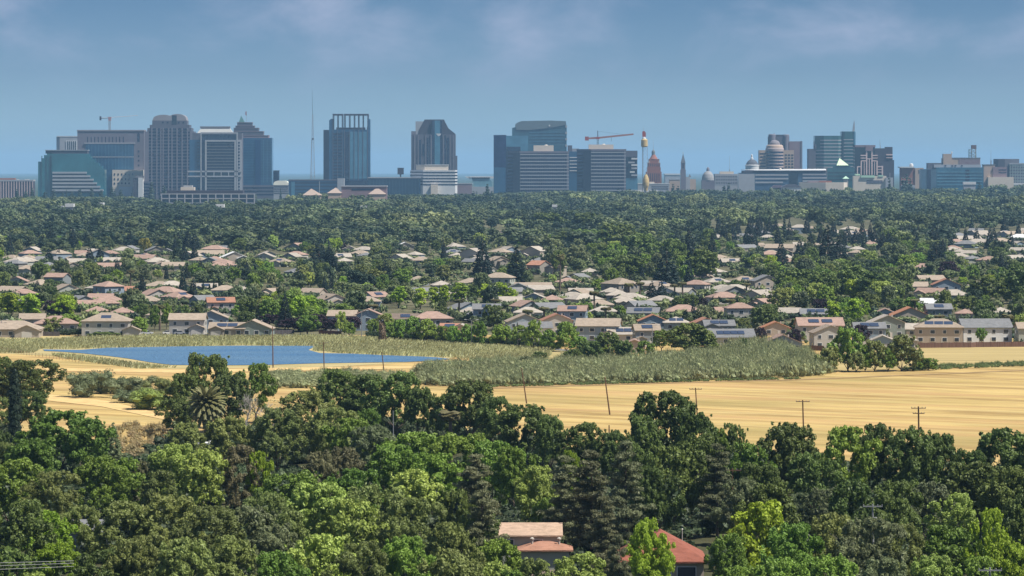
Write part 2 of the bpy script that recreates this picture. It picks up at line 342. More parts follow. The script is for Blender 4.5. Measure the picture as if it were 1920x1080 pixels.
def proto(key, kind, v, lod):
    """mesh pair (crown, trunk) for a plant type; lod 0 near, 1 middle distance"""
    k = (key, kind, v, lod)
    if k in PROTO: return PROTO[k]
    seed = sum(map(ord, kind)) * 31 + v * 7 + lod * 1000
    rg = np.random.default_rng(seed); t = MB(); lm = leafm[key]
    near = lod == 0
    if kind in ('round', 'feather', 'tall', 'low'):
        p = dict(round=dict(hh=14, r=6.7, z0=2.2, n=21, R=(1.3, 2.1), r2=(.5, .95), loose=True), feather=dict(hh=14, r=6.7, z0=1.5, n=24, R=(1.2, 1.9), r2=(.45, .85), loose=True), tall=dict(hh=14, r=3.4, z0=1.2, n=14, R=(1.0, 1.6), r2=(.4, .8)), low=dict(hh=14, r=7, z0=.6, n=16, R=(1.5, 2.4), r2=(.7, 1.1)))[kind]
        L, cen, rad = lobes_round(rg, sub=(11 if near else 5), **p)
        if not near: rad = rad * 1.5
        cen[:, 2] = np.maximum(cen[:, 2], .4)
        if kind == 'tall': cen[:, 0] += (cen[:, 2] - 7) * .12
        if near: q, tri = cloud(rg, cen, rad, (125 if kind != 'feather' else 140) / (.8, 1.0, 1.25, .9, 1.1, 1.4)[v] ** 1.5, (.25 if kind != 'feather' else .30) * (.85, 1.0, 1.25, .9, 1.1, 1.4)[v], rnd_n=.55, aspect=.6 if kind != 'feather' else .35, core=.66)
        else: q, tri = cloud(rg, cen, rad, 24, .48, rnd_n=.5, aspect=.7, core=.78)
        limbs(t, L, p['z0'], p['r'])
    elif kind == 'pine':
        cen = []; rad = []; L = []
        t.tube((0, 0, -.3), (.3, 0, 18.5), .38, .08, 8)
        z = 3.5
        while z < 18.6:
            f = (z - 3.5) / 15; rr = 4.6 * (1 - f) ** .6 * rg.uniform(.65, 1.1) + .4
            for j in range(4 if f < .8 else 2):
                a = rg.uniform(0, 6.28); ln = rr * rg.uniform(.6, 1.15); up_ = rg.uniform(-.1, .35)
                ex, ey = math.cos(a) * ln, math.sin(a) * ln
                t.tube((0.02 * z, 0, z), (ex, ey, z + up_ * ln), .1, .03, 4)
                for s_ in (.45, .7, .95):
                    if s_ * ln > .7 or f > .7: cen.append((ex * s_ + rg.normal() * .25, ey * s_ + rg.normal() * .25, z + up_ * ln * s_ + .2)); rad.append(rg.uniform(.7, 1.15) * (1.1 - f * .3))
            z += rg.uniform(.65, 1.05)
        q, tri = cloud(rg, cen, np.array(rad), 100 if near else 16, .3 if near else .6, flat=.42, aspect=.25 if near else .5, core=.55)
    elif kind == 'cone':
        t.tube((0, 0, -.3), (0, 0, 19), .4, .06, 8); cen = []; rad = []
        z = 1.6
        while z < 20:
            f = (z - 1.6) / 18.4; rr = 3.6 * (1 - f) ** .8
            m = max(1, int(rr * 3.2))
            for j in range(m):
                a = 6.28 * (j + rg.random() * .7) / m; k_ = rr * rg.uniform(.7, 1.1)
                cen.append((math.cos(a) * k_, math.sin(a) * k_, z + rg.normal() * .2)); rad.append(.85 - .45 * f)
            z += .95 - .4 * f
        q, tri = cloud(rg, cen, np.array(rad) * 1.15, 90 if near else 13, .28 if near else .55, flat=.8, aspect=.4, core=.8)
    elif kind == 'column':
        t.tube((0, 0, -.3), (0, 0, 3), .25, .2, 6); cen = []; rad = []
        for j in range(40):
            z = .8 + 13 * j / 39; f = j / 39; rr = .75 * min(1, (1 - f) * 3 + .15)
            a = j * 2.4; cen.append((math.cos(a) * rr * .5, math.sin(a) * rr * .5, z)); rad.append(.35 + rr * .5)
        q, tri = cloud(rg, cen, np.array(rad), 170 if near else 30, .2 if near else .42, flat=1.3, aspect=.4, core=.85, up=True)
    elif kind in ('datepalm', 'fanpalm'):
        tall = kind == 'fanpalm'; hh = 14. if tall else 6.2
        t.tube((0, 0, -.3), (.2, 0, hh), .34 if tall else .6, .26 if tall else .55, 8)
        if not tall: t.lathe(.2, 0, [(.5, 5.2), (.95, 5.8), (.9, 6.4), (.3, 6.9)], 10)
        Q = []; nf = 34 if tall else 120
        for j in range(nf):
            a = j * 2.399; e0 = 1.35 - 1.9 * (j / nf) ** (.8); ln = (1.9 if tall else 4.6) * rg.uniform(.85, 1.1)
            px_, pz_ = 0., hh + .3; e = e0; pts = []
            for s_ in range(7):
                pts.append((px_, pz_)); px_ += math.cos(e) * ln / 6; pz_ += math.sin(e) * ln / 6; e -= (.16 if not tall else .3)
            wd = .13 if not tall else .5
            for s_ in range(6):
                (r0, h0), (r1, h1) = pts[s_], pts[s_ + 1]
                w0 = wd * (1.6 if not tall else 1) * (.4 + .9 * math.sin(math.pi * min(1, (s_ + .6) / 6.5)))
                ca, sa = math.cos(a), math.sin(a)
                for sg in (-1, 1):
                    Q.append([(ca * r0 + .2, sa * r0, h0), (ca * r1 + .2, sa * r1, h1), (ca * r1 - sg * sa * w0 * 2 + .2, sa * r1 + sg * ca * w0 * 2, h1 - .45 * w0 * 2), (ca * r0 - sg * sa * w0 * 2 + .2, sa * r0 + sg * ca * w0 * 2, h0 - .45 * w0 * 2)])
        q = np.array(Q); tri = np.zeros((0, 3, 3))
    elif kind == 'bare':
        def br(p, d, ln, r, dep):
            e = p + d * ln; t.tube(p, e, r, r * .55, 4)
            if dep:
                for _ in range(3 if dep > 1 else 4):
                    nd = Vector((d.x + rg.normal() * .5, d.y + rg.normal() * .5, d.z + rg.normal() * .3 + .1)).normalized()
                    br(p.lerp(e, rg.uniform(.55, 1)), nd, ln * .72, max(.03, r * .55), dep - 1)
        br(Vector((0, 0, -.3)), Vector((0.05, 0, 1)), 4.5, .3, 5)
        q, tri = cloud(rg, [(rg.normal() * 2.4, rg.normal() * 2.4, rg.uniform(5, 12)) for _ in range(26)], np.full(26, .8), 16, .2, core=0)
    crown = np_mesh('crown', q, tri, [lm])
    trunk = t.data('trunk', [pale_bark if kind == 'bare' else bark])
    PROTO[k] = (crown, trunk); return PROTO[k]

NAME = {'limefull': 'bright_green_tree', 'bushy': 'bushy_tree', 'bushyolive': 'bushy_willow_tree', 'oak': 'oak_tree', 'broad': 'leafy_tree', 'lime': 'bright_green_tree', 'olive': 'olive_green_tree', 'light': 'light_green_tree', 'grey': 'grey_green_tree', 'brown': 'brown_leaved_tree', 'pine': 'pine_tree', 'cone': 'conifer_tree',
        'column': 'cypress_tree', 'purple': 'purple_leaved_tree', 'yellow': 'yellow_tree', 'datepalm': 'date_palm', 'fanpalm': 'fan_palm', 'bare': 'bare_tree', 'spruce': 'spruce_tree', 'poplar': 'poplar_tree'}
LOOK = {'limefull': 'bright green full-crowned tree', 'bushy': 'low-branched green tree', 'bushyolive': 'low-branched olive tree', 'oak': 'dark green bushy oak', 'broad': 'mid green leafy tree', 'lime': 'bright yellow-green tree', 'olive': 'olive green feathery tree', 'light': 'pale green broad tree', 'grey': 'dusty grey-green tree', 'brown': 'brownish leafy tree', 'pine': 'brown-green ragged pine',
        'cone': 'dark cone-shaped conifer', 'column': 'thin dark cypress', 'purple': 'dark purple-leaved tree', 'yellow': 'yellow leafy tree', 'datepalm': 'date palm', 'fanpalm': 'fan palm', 'bare': 'grey bare-branched tree', 'spruce': 'small grey-green spruce', 'poplar': 'bright green upright tree'}
# kind -> (leaf colour, crown form, nominal height, nominal width)
SPEC = {'oak': ('oak', 'round', 14, 13), 'broad': ('broad', 'round', 14, 13), 'lime': ('lime', 'round', 14, 13), 'olive': ('olive', 'feather', 14, 13), 'light': ('light', 'round', 14, 13), 'grey': ('grey', 'feather', 14, 13), 'brown': ('brown', 'feather', 14, 13),
        'pine': ('pine', 'pine', 19, 9.5), 'cone': ('dark', 'cone', 20.5, 8), 'column': ('cyp', 'column', 14.3, 2), 'purple': ('purple', 'round', 14, 13), 'yellow': ('yellow', 'round', 14, 13), 'limefull': ('lime', 'low', 14, 14), 'bushy': ('broad', 'low', 14, 14), 'bushyolive': ('olive', 'low', 14, 14), 'datepalm': ('palm', 'datepalm', 9.2, 9), 'fanpalm': ('palm', 'fanpalm', 15.5, 4),
        'bare': ('grey', 'bare', 13.5, 11), 'spruce': ('grey', 'cone', 20.5, 8), 'poplar': ('lime', 'tall', 14, 7)}
PLANTED = []     # (object, kind, x pixel, y pixel of base, zone)
def plant(kind, X, Y, h, wd, lod, zone, parts=True, v=None):
    lk, form, nh, nw = SPEC[kind]
    cr, tr = proto(lk, form, rnd.randrange(6) if form in ('round', 'feather', 'low', 'tall') else rnd.randrange(2), lod)
    e = empty(NAME[kind], (X, Y, 0), rnd.uniform(0, 6.28)); e.scale = (wd / nw, wd / nw, h / nh)
    e['category'] = 'palm tree' if 'palm' in kind else 'tree'
    for nm, me in (('crown', cr), ('trunk', tr)):
        o = bpy.data.objects.new(nm, me); C.objects.link(o); o.parent = e
    PLANTED.append((e, kind, CX + F * X / Y, YH + F * H / Y, zone)); return e

# foreground trees: pixel column, pixel row of the top, width in pixels, kind, height in metres
FG = '''-8 668 70 oak 14|48 674 118 oak 14|28 690 24 column 18.8|62 735 70 oak 10|5 745 60 olive 9|-15 800 60 oak 12
388 662 85 oak 18|352 705 80 oak 14|335 745 60 oak 10|430 700 80 oak 14|480 686 66 broad 14|462 715 60 bare 13|505 740 80 bare 11
640 697 100 oak 15|690 706 90 oak 14|745 703 100 oak 15|790 725 55 oak 13|838 738 60 oak 12|882 713 108 oak 15|930 748 70 oak 13|985 758 105 oak 14|1032 778 60 oak 12.5|1090 798 90 oak 13|1152 806 70 oak 12.5
1250 736 118 oak 18.5|1302 770 80 oak 16|1205 785 70 oak 14|1374 795 50 oak 13|1340 805 60 broad 12|1478 792 112 oak 16|1525 850 80 oak 12
1592 802 92 broad 16|1652 799 92 oak 16|1712 802 100 oak 16|1762 815 70 oak 14.5|1818 842 60 oak 12|1880 804 122 oak 15.5|1945 812 80 oak 15
112 772 125 broad 14|168 786 80 broad 13|60 822 90 broad 12|10 830 60 olive 9|212 788 38 spruce 10|238 858 70 broad 11
325 785 50 spruce 11|350 795 80 olive 11|425 778 80 olive 12|300 845 60 grey 9|520 768 100 olive 13|572 735 112 olive 15|622 765 90 olive 13|655 785 80 broad 12|688 770 60 broad 12|700 800 100 grey 12
846 768 44 fanpalm 12|785 812 115 broad 12.5|862 812 125 broad 13.5|742 835 90 broad 12|925 828 90 broad 13|890 850 95 pine 17|966 842 80 broad 12.5|1010 878 80 light 12|1072 850 46 lime 12|1060 852 80 pine 16.5|1108 842 95 pine 18|1175 824 90 pine 20|1028 935 60 broad 9
1262 838 100 oak 15|1315 812 100 oak 16|1345 830 70 pine 16|1405 832 75 broad 13|1425 868 80 oak 12|1395 900 90 grey 11|1445 905 90 oak 12|1225 880 80 oak 13
25 866 125 broad 13|100 885 110 olive 12|192 858 100 broad 12|258 868 70 brown 10|330 836 110 light 13|385 842 90 light 13|300 885 80 olive 11|450 838 80 brown 13|487 848 42 lime 12|560 885 120 broad 12.5|600 848 80 brown 12|645 840 90 brown 12|665 880 90 broad 12|505 925 90 olive 12
820 850 90 broad 12|775 880 90 light 10|1500 925 60 grey 8|1555 918 80 grey 9|1600 900 90 oak 12|1680 905 100 oak 13|1745 900 90 grey 11.5|1655 930 70 oak 11|1835 868 110 oak 13|1890 880 100 oak 13|1790 930 80 light 10|1930 920 90 oak 13
40 945 110 oak 13|85 965 100 lime 10.5|150 950 90 olive 11|232 945 130 olive 12|318 930 140 olive 13|398 950 130 olive 12.5|470 945 110 grey 12|545 962 90 olive 11|605 908 120 light 13|660 935 110 light 13|705 905 130 olive 14|770 935 120 olive 13.5|840 985 100 olive 12|905 900 80 pine 16|935 1010 80 broad 9|520 985 100 grey 11
860 920 70 oak 13|900 960 90 oak 11|1214 981 90 limefull 12.5|1130 930 70 pine 15|1085 1042 110 light 9|1000 1048 80 olive 8.5|1420 946 125 limefull 13|1368 1000 80 broad 10|1485 985 110 broad 12.5|1560 968 110 olive 13|1630 972 130 grey 13.5|1690 985 100 olive 12|1855 962 66 lime 14|1888 1012 90 lime 11|1775 985 110 broad 11|1930 960 60 oak 13|1160 1000 60 pine 15
20 1030 110 oak 12|110 1018 90 lime 9|190 1035 120 oak 10|260 1010 110 olive 12|345 1015 130 olive 12.5|430 1010 120 olive 12|515 1042 110 broad 11|600 1005 110 light 12|680 1018 110 olive 12|760 1010 110 broad 12|850 1035 120 olive 11|925 1055 100 light 8|1470 1045 100 broad 11|1560 1040 100 broad 11|1660 1050 110 grey 11|1750 1045 110 light 10|1830 1050 90 broad 10|960 1072 70 broad 7|1390 1060 90 broad 10|60 1075 90 light 9'''
HOUSEBOX = [(950, 1045, 978, 1060), (1240, 1322, 1000, 1072), (985, 1062, 1015, 1036), (1268, 1345, 1048, 1080)]
for row, line in enumerate(FG.split('\n')):
    for ent in line.split('|'):
        x, y, wpx, kind, h = ent.split(); x, y, wpx, h = float(x), float(y), float(wpx), float(h)
        if kind == 'column': y0 = y
        Y = F * (H - h) / (y - YH) if kind != 'datepalm' else 860
        plant(kind, (x - CX) * Y / F, Y, h, max(1.8, wpx * 1.12 * Y / F), 0, row)
Y = 845; e = plant('datepalm', (388 - CX) * Y / F, Y, 12.4, 9.5, 0, 1)

# middle distance: hand-placed (column, top row, base row, width, kind)
MID = '''80 440 470 16 cone|95 426 468 18 cone|137 432 470 18 cone|170 437 462 12 cone|232 436 460 12 cone|243 433 462 14 cone|314 434 452 10 cone|335 438 472 20 cone|352 432 472 16 cone|366 437 472 16 cone|345 461 490 14 cone|365 461 490 13 cone|92 467 496 15 cone|110 468 492 12 cone|168 464 494 14 cone|188 465 492 13 cone|220 486 512 11 cone|527 436 462 11 cone|598 456 510 34 cone|618 462 510 26 cone|905 448 522 27 cone|968 466 535 30 cone|1048 470 520 26 oak|1292 428 500 20 cone|1300 450 522 26 cone|1250 470 540 40 cone
343 506 556 13 cone|30 525 545 8 column|70 527 548 12 cone|95 524 550 26 oak|1222 530 570 20 cone|1240 528 566 18 cone|1347 406 442 10 cone|1368 410 438 9 cone|1384 412 440 9 cone|1407 404 445 14 cone|1425 404 443 12 cone|1443 408 443 12 cone|1455 415 445 10 cone|1410 430 470 20 cone|1470 418 446 9 cone|1552 426 500 30 cone|1575 440 490 24 cone|1590 425 460 14 cone|1605 430 460 14 cone|1640 430 465 16 cone|1655 436 470 16 cone|1690 420 462 14 cone|1706 422 462 14 cone|1722 425 465 12 cone|1757 424 470 12 cone|1778 424 462 14 cone|1756 455 505 34 cone|1864 428 462 12 cone|1896 436 475 12 cone|1335 440 500 18 cone|1465 455 500 20 cone|1520 440 480 18 cone|1500 450 490 18 cone|1300 560 600 8 cone
381 530 552 5 column|393 532 552 4 column|401 530 553 5 column|405 532 553 5 column|413 531 552 4 column|430 534 553 4 column|437 534 553 4 column|443 534 553 4 column|450 534 553 4 column|600 524 545 5 column|609 523 546 5 column|616 522 545 5 column|624 522 545 5 column|612 554 578 6 column|635 552 577 6 column|650 554 577 6 column|657 554 577 6 column|664 552 577 6 column|672 556 577 6 column|1195 568 590 5 column
747 538 578 26 poplar|788 541 580 24 poplar|815 538 575 22 poplar|832 536 575 22 poplar|862 531 572 28 poplar|910 533 568 24 poplar|940 530 570 24 poplar|958 540 570 20 poplar|1600 560 610 32 poplar|1560 565 608 26 poplar|1180 500 520 26 poplar|1625 470 505 34 light|20 550 598 40 poplar|60 550 600 40 poplar
1495 505 560 66 oak|1545 512 566 56 oak|1595 500 565 66 oak|1640 512 568 66 oak|1680 508 566 56 oak|1850 520 572 66 oak|1905 500 570 60 oak|1810 555 590 40 oak|1770 545 600 30 oak|1288 607 672 84 oak|1320 625 672 50 oak|1140 626 680 50 oak|1100 640 684 44 oak|1172 640 682 34 oak|1210 640 676 34 broad|1075 655 685 34 oak|1012 660 682 26 oak|985 668 690 24 grey|1395 635 665 14 oak|1240 620 660 34 broad|1070 435 470 60 oak|1110 430 470 60 oak|1160 420 475 66 oak|1200 440 490 60 oak|1140 470 515 50 oak|1180 480 525 60 oak|1260 450 505 46 oak|1320 470 530 50 oak|1100 400 440 60 oak|1030 400 440 60 oak
1590 618 697 54 bushy|1552 652 698 44 bushyolive|1640 640 697 42 bushyolive|1622 650 697 34 bushy|1690 630 696 60 bushyolive|1740 672 695 34 bushy|1665 655 697 30 bushy|1715 658 695 30 bushyolive|1605 660 698 30 bushyolive|1545 600 622 24 oak|1432 575 618 44 oak|1425 615 640 20 purple|1490 618 648 26 purple|1612 610 648 28 purple|1840 615 645 20 broad|1660 615 640 14 grey
560 597 622 60 purple|590 590 620 50 purple|540 600 618 40 purple|505 590 612 40 purple|620 600 622 40 purple|660 595 622 30 purple|250 562 580 30 purple|262 596 630 34 broad|345 597 625 22 broad|100 595 622 34 olive|130 590 620 40 broad|90 610 628 20 olive|290 575 622 18 broad|312 570 618 18 broad|640 585 630 20 light|700 600 634 24 broad|655 605 632 22 broad|725 605 638 30 bushy|750 600 638 28 bushy|775 595 640 34 bushy|800 600 641 34 bushy|830 612 643 26 bushy|850 612 645 24 bushy|875 610 646 26 bushy|925 572 620 34 oak|900 605 648 30 bushy|940 610 650 40 bushy|975 612 652 34 bushy|1000 602 656 34 bushy|1030 620 660 34 bushy|1062 605 660 38 bushy|1090 632 664 34 bushy|1120 640 668 30 bushy|200 622 632 60 oak'''
KEEP = []
for ent in MID.replace('\n', '|').split('|'):
    x, y0, y1, wpx, kind = ent.split(); x, y0, y1, wpx = map(float, (x, y0, y1, wpx))
    if kind == 'cone': wpx *= 1.35; y0 -= (y1 - y0) * .1
    if kind in ('cone', 'column', 'poplar'): KEEP.append((x, y0, y1, wpx))
    Y = dist(y1); plant(kind, (x - CX) * Y / F, Y, (y1 - y0) * Y / F, wpx * 1.1 * Y / F, 1, 'm')
for x, y0, y1 in ((1050, 475, 545), (245, 505, 545), (1135, 575, 612), (1115, 545, 590), (1095, 570, 600), (1180, 530, 570), (1200, 528, 560), (990, 580, 615), (1020, 575, 610), (1370, 560, 590), (1400, 530, 560), (1715, 560, 590), (1760, 590, 620), (1890, 588, 640), (860, 560, 600), (300, 570, 620), (700, 570, 600), (930, 560, 590), (1280, 528, 560), (1265, 532, 560)):
    Y = dist(y1); plant('fanpalm', (x - CX) * Y / F, Y, (y1 - y0) * Y / F, 5.5, 1, 'm')
# the old shaggy palm by the reeds: thick skirt of dead fronds, drooping head
Y = dist(641); pr = empty('fan_palm', ((717 - CX) * Y / F, Y, 0)); tag(pr, 'old palm with a thick shaggy brown trunk standing in the reeds', 'palm tree')
rg = np.random.default_rng(5)
q, tri = cloud(rg, [(rg.normal() * .2, rg.normal() * .2, z) for z in np.linspace(.6, 6.8, 16)], np.linspace(1.35, 1.0, 16), 60, .45, up=True, aspect=.3, core=.85)
sk = bpy.data.objects.new('trunk', np_mesh('trunk', q, tri, [mat('palm_skirt', (0.20, 0.15, 0.10), amt=.3, scale=1.2)])); C.objects.link(sk); sk.parent = pr
q, tri = cloud(rg, [(1.2, 0, 8.2), (-.8, .3, 8.6), (0.3, -.5, 9), (1.8, .2, 7.6), (-1.7, 0, 8)], [1.0, .9, .8, .8, .7], 55, .7, aspect=.3, core=.4)
sk = bpy.data.objects.new('crown', np_mesh('crown', q, tri, [leafm['olive']])); C.objects.link(sk); sk.parent = pr

# houses: column, base row, width px, storeys, style, turn, roof colour, wall colour, solar panels, wing
ROOFC = {'tan': (0.294, 0.239, 0.183), 'pink': (0.301, 0.208, 0.165), 'red': (0.320, 0.168, 0.113), 'orange': (0.333, 0.161, 0.092), 'grey': (0.173, 0.175, 0.176), 'cream': (0.333, 0.296, 0.246), 'brick': (0.265, 0.10, 0.068), 'white': (0.600, 0.600, 0.584), 'brown': (0.173, 0.134, 0.106)}
WALLC = {'beige': (0.378, 0.324, 0.261), 'blue': (0.234, 0.288, 0.333), 'grey': (0.209, 0.227, 0.230), 'white': (0.648, 0.648, 0.630), 'cream': (0.360, 0.370, 0.317), 'green': (0.225, 0.261, 0.234), 'tan': (0.259, 0.234, 0.198), 'stucco': (0.414, 0.387, 0.342)}
RM = {k: mat('tile_' + k, c, amt=.18, scale=.6, objvar=.08, rough=.9, spec=.1, stretch=(1, 1, 4), bump=.6) for k, c in ROOFC.items()}
WM = {k: mat('stucco_' + k, c, amt=.06, scale=.5, objvar=.05) for k, c in WALLC.items()}
m_glass = mat('window_glass', (0.035, 0.045, 0.06), rough=.12, spec=.6, amt=.1)
m_trim = mat('white_trim', (0.7, 0.7, 0.68), amt=.05); m_solar = mat('solar_glass', (0.035, 0.05, 0.085), rough=.3, spec=.5, amt=.15, scale=1.2)
m_fascia = mat('fascia', (0.42, 0.38, 0.33), amt=.05); m_door = mat('painted_door', (0.5, 0.47, 0.42), amt=.05)
HOUSES = []
RM['warm'] = mat('tile_warm', (0.40, 0.285, 0.205), amt=.22, scale=.8, rough=.9, spec=.1, stretch=(1, 1, 4), bump=.6)
def gable(rf, wl, x0, x1, y0, y1, z, pitch, axis, over=.5, th=.22):
    """pitched roof slabs over a rectangle plus the wall triangles below them; axis = direction of the ridge"""
    if axis == 'x':
        m = (y0 + y1) / 2; hh = (y1 - y0) / 2 * pitch; e = over * pitch
        rf.yz([(y0 - over, z - e), (m, z + hh), (m, z + hh + th), (y0 - over, z - e + th)], x0 - over, x1 + over)
        rf.yz([(m, z + hh), (y1 + over, z - e), (y1 + over, z - e + th), (m, z + hh + th)], x0 - over, x1 + over)
        wl.yz([(y0, z), (y1, z), (m, z + hh - .02)], x0, x1)
    else:
        m = (x0 + x1) / 2; hh = (x1 - x0) / 2 * pitch; e = over * pitch
        rf.xz([(x0 - over, z - e), (m, z + hh), (m, z + hh + th), (x0 - over, z - e + th)], y0 - over, y1 + over)
        rf.xz([(m, z + hh), (x1 + over, z - e), (x1 + over, z - e + th), (m, z + hh + th)], y0 - over, y1 + over)
        wl.xz([(x0, z), (x1, z), (m, z + hh - .02)], y0, y1)
    return hh
def hip(rf, x0, x1, y0, y1, z, pitch, over=.5):
    x0 -= over; x1 += over; y0 -= over; y1 += over; h = min(x1 - x0, y1 - y0) / 2; zt = z + h * pitch
    a, b = ((x0 + h, (y0 + y1) / 2), (x1 - h, (y0 + y1) / 2)) if x1 - x0 >= y1 - y0 else (((x0 + x1) / 2, y0 + h), ((x0 + x1) / 2, y1 - h))
    vs = [(x0, y0, z), (x1, y0, z), (x1, y1, z), (x0, y1, z), (x0, y0, z + .22), (x1, y0, z + .22), (x1, y1, z + .22), (x0, y1, z + .22), (*a, zt + .22), (*b, zt + .22)]
    fs = [(3, 2, 1, 0), (0, 1, 5, 4), (1, 2, 6, 5), (2, 3, 7, 6), (3, 0, 4, 7)]
    fs += [(4, 5, 9, 8), (5, 6, 9), (6, 7, 8, 9), (7, 4, 8)] if x1 - x0 >= y1 - y0 else [(4, 5, 8), (5, 6, 9, 8), (6, 7, 9), (7, 4, 8, 9)]
    rf.mesh(vs, fs); return zt - z
def window(root, x, z, w=1.3, h=1.2, y=0, detail=True):
    m = MB(); m.box(x - w / 2 - .12, x + w / 2 + .12, y - .07, y + .05, z - .12, z + h + .12); f = m.build('window', m_trim, root)
    if detail:
        g = MB(); g.box(x - w / 2, x + w / 2, y - .1, y - .071, z, z + h); g.build('pane', m_glass, f)
def sidewin(root, x, y, z, w=1.2, h=1.2):
    m = MB(); m.box(x - .06, x + .06, y - w / 2, y + w / 2, z, z + h); m.build('window', m_glass, root)
def house(cx, yb, wpx, st=1, style='hip', turn=0, roof='tan', wall='beige', solar=0, wing='', d=None, near=True, label=None, z_pitch=.42, name=None):
    Y = dist(yb); X = (cx - CX) * Y / F; w = wpx * Y / F; d = d or min(max(w * .75, 9), 13); h = 2.9 if st == 1 else 5.7
    if abs(turn) > 30: w, d = max(9, w * .8), w
    r = empty(name or ('two_storey_house' if st == 2 else 'bungalow'), (X, Y, 0), math.radians(turn)); r['category'] = 'house'
    wl = MB(); rf = MB(); x0, x1 = -w / 2, w / 2
    wl.box(x0, x1, 0, d, -.2, h)
    if style == 'hip': top = hip(rf, x0, x1, 0, d, h + .02, z_pitch)
    elif style == 'gx': top = gable(rf, wl, x0, x1, 0, d, h, z_pitch, 'x')
    else: top = gable(rf, wl, x0, x1, 0, d, h, z_pitch, 'y')
    for k, s in enumerate(wing):       # l/r lower wing with a gable to the front, c = centre cross gable
        ww = w * (.42 if s in 'lr' else .36); c0 = {'l': x0 - .03, 'r': x1 - ww + .03, 'c': -ww / 2, 'L': x0 - ww * .7, 'R': x1 - ww * .3}[s]
        hh = 2.7 if (st == 1 or s in 'LR') else (h - .25 if s == 'c' else 2.8)
        wl.box(c0, c0 + ww, -2.6, 2, -.2, hh); gable(rf, wl, c0, c0 + ww, -2.6, d * (.55 if st == 1 or s == 'c' else .03), hh + .01, z_pitch, 'y')
    wm = WM[wall]; wl.build('wall', wm, r); rf.build('roof', RM[roof], r)
    if near:
        wy = -2.6
        if wing and wing[0] in 'lr':
            c = (x0 + w * .21) if wing[0] == 'l' else (x1 - w * .21)
            g = MB(); g.box(c - 1.9, c + 1.9, wy - .08, wy + .02, 0, 2.2); g.build('garage_door', m_door, r)
        n = max(2, int(w / 3.6))
        for i in range(n):
            xx = x0 + w * (i + .5) / n
            blocked = (wing and ((wing[0] == 'l' and xx < x0 + w * .44) or (wing[0] == 'r' and xx > x1 - w * .44) or (wing[0] == 'c' and abs(xx) < w * .2)))
            if st == 2: window(r, xx, 3.7, 1.1 + .5 * (i % 2), 1.2, 0 if not (wing and wing[0] == 'c' and blocked) else wy)
            if not blocked: window(r, xx, .9, 1.5, 1.3)
        for s_ in (x0, x1):
            sidewin(r, s_, d * .35, 1.0); 
            if st == 2: sidewin(r, s_, d * .35, 3.7); sidewin(r, s_, d * .7, 3.7)
        dm = MB(); dm.box(x0 + w * .55, x0 + w * .55 + 1, -.06, .03, 0, 2.1); dm.build('door', m_door, r)
        vt = MB(); vt.box(w * .18, w * .18 + .5, d * .62, d * .62 + .5, h, h + top * .76 + .6); vt.build('roof_vent', m_fascia, r)
    if solar:
        ang = math.atan(z_pitch); n = solar
        for i in range(n):
            pw = min(4.2, w * .62 / n); xx = -w * .3 + (w * .6) * (i + .5) / n
            sp = MB(); sp.box(-pw * .45, pw * .45, -1.35, 1.35, .05, .14)
            o = sp.build('solar_panel', m_solar, r)
            if style == 'gy': yy = d * .4; o.location = (-w * .25, d * (.25 + .4 * i / n), h + w * .25 * z_pitch + .3); o.rotation_euler = (0, -ang, 0)
            else: o.location = (xx, d * .24, h + d * .24 * z_pitch + .3); o.rotation_euler = (ang, 0, 0)
    if label: r['label'] = label
    HOUSES.append((r, cx, yb, wpx, st, roof, wall, solar, style)); return r
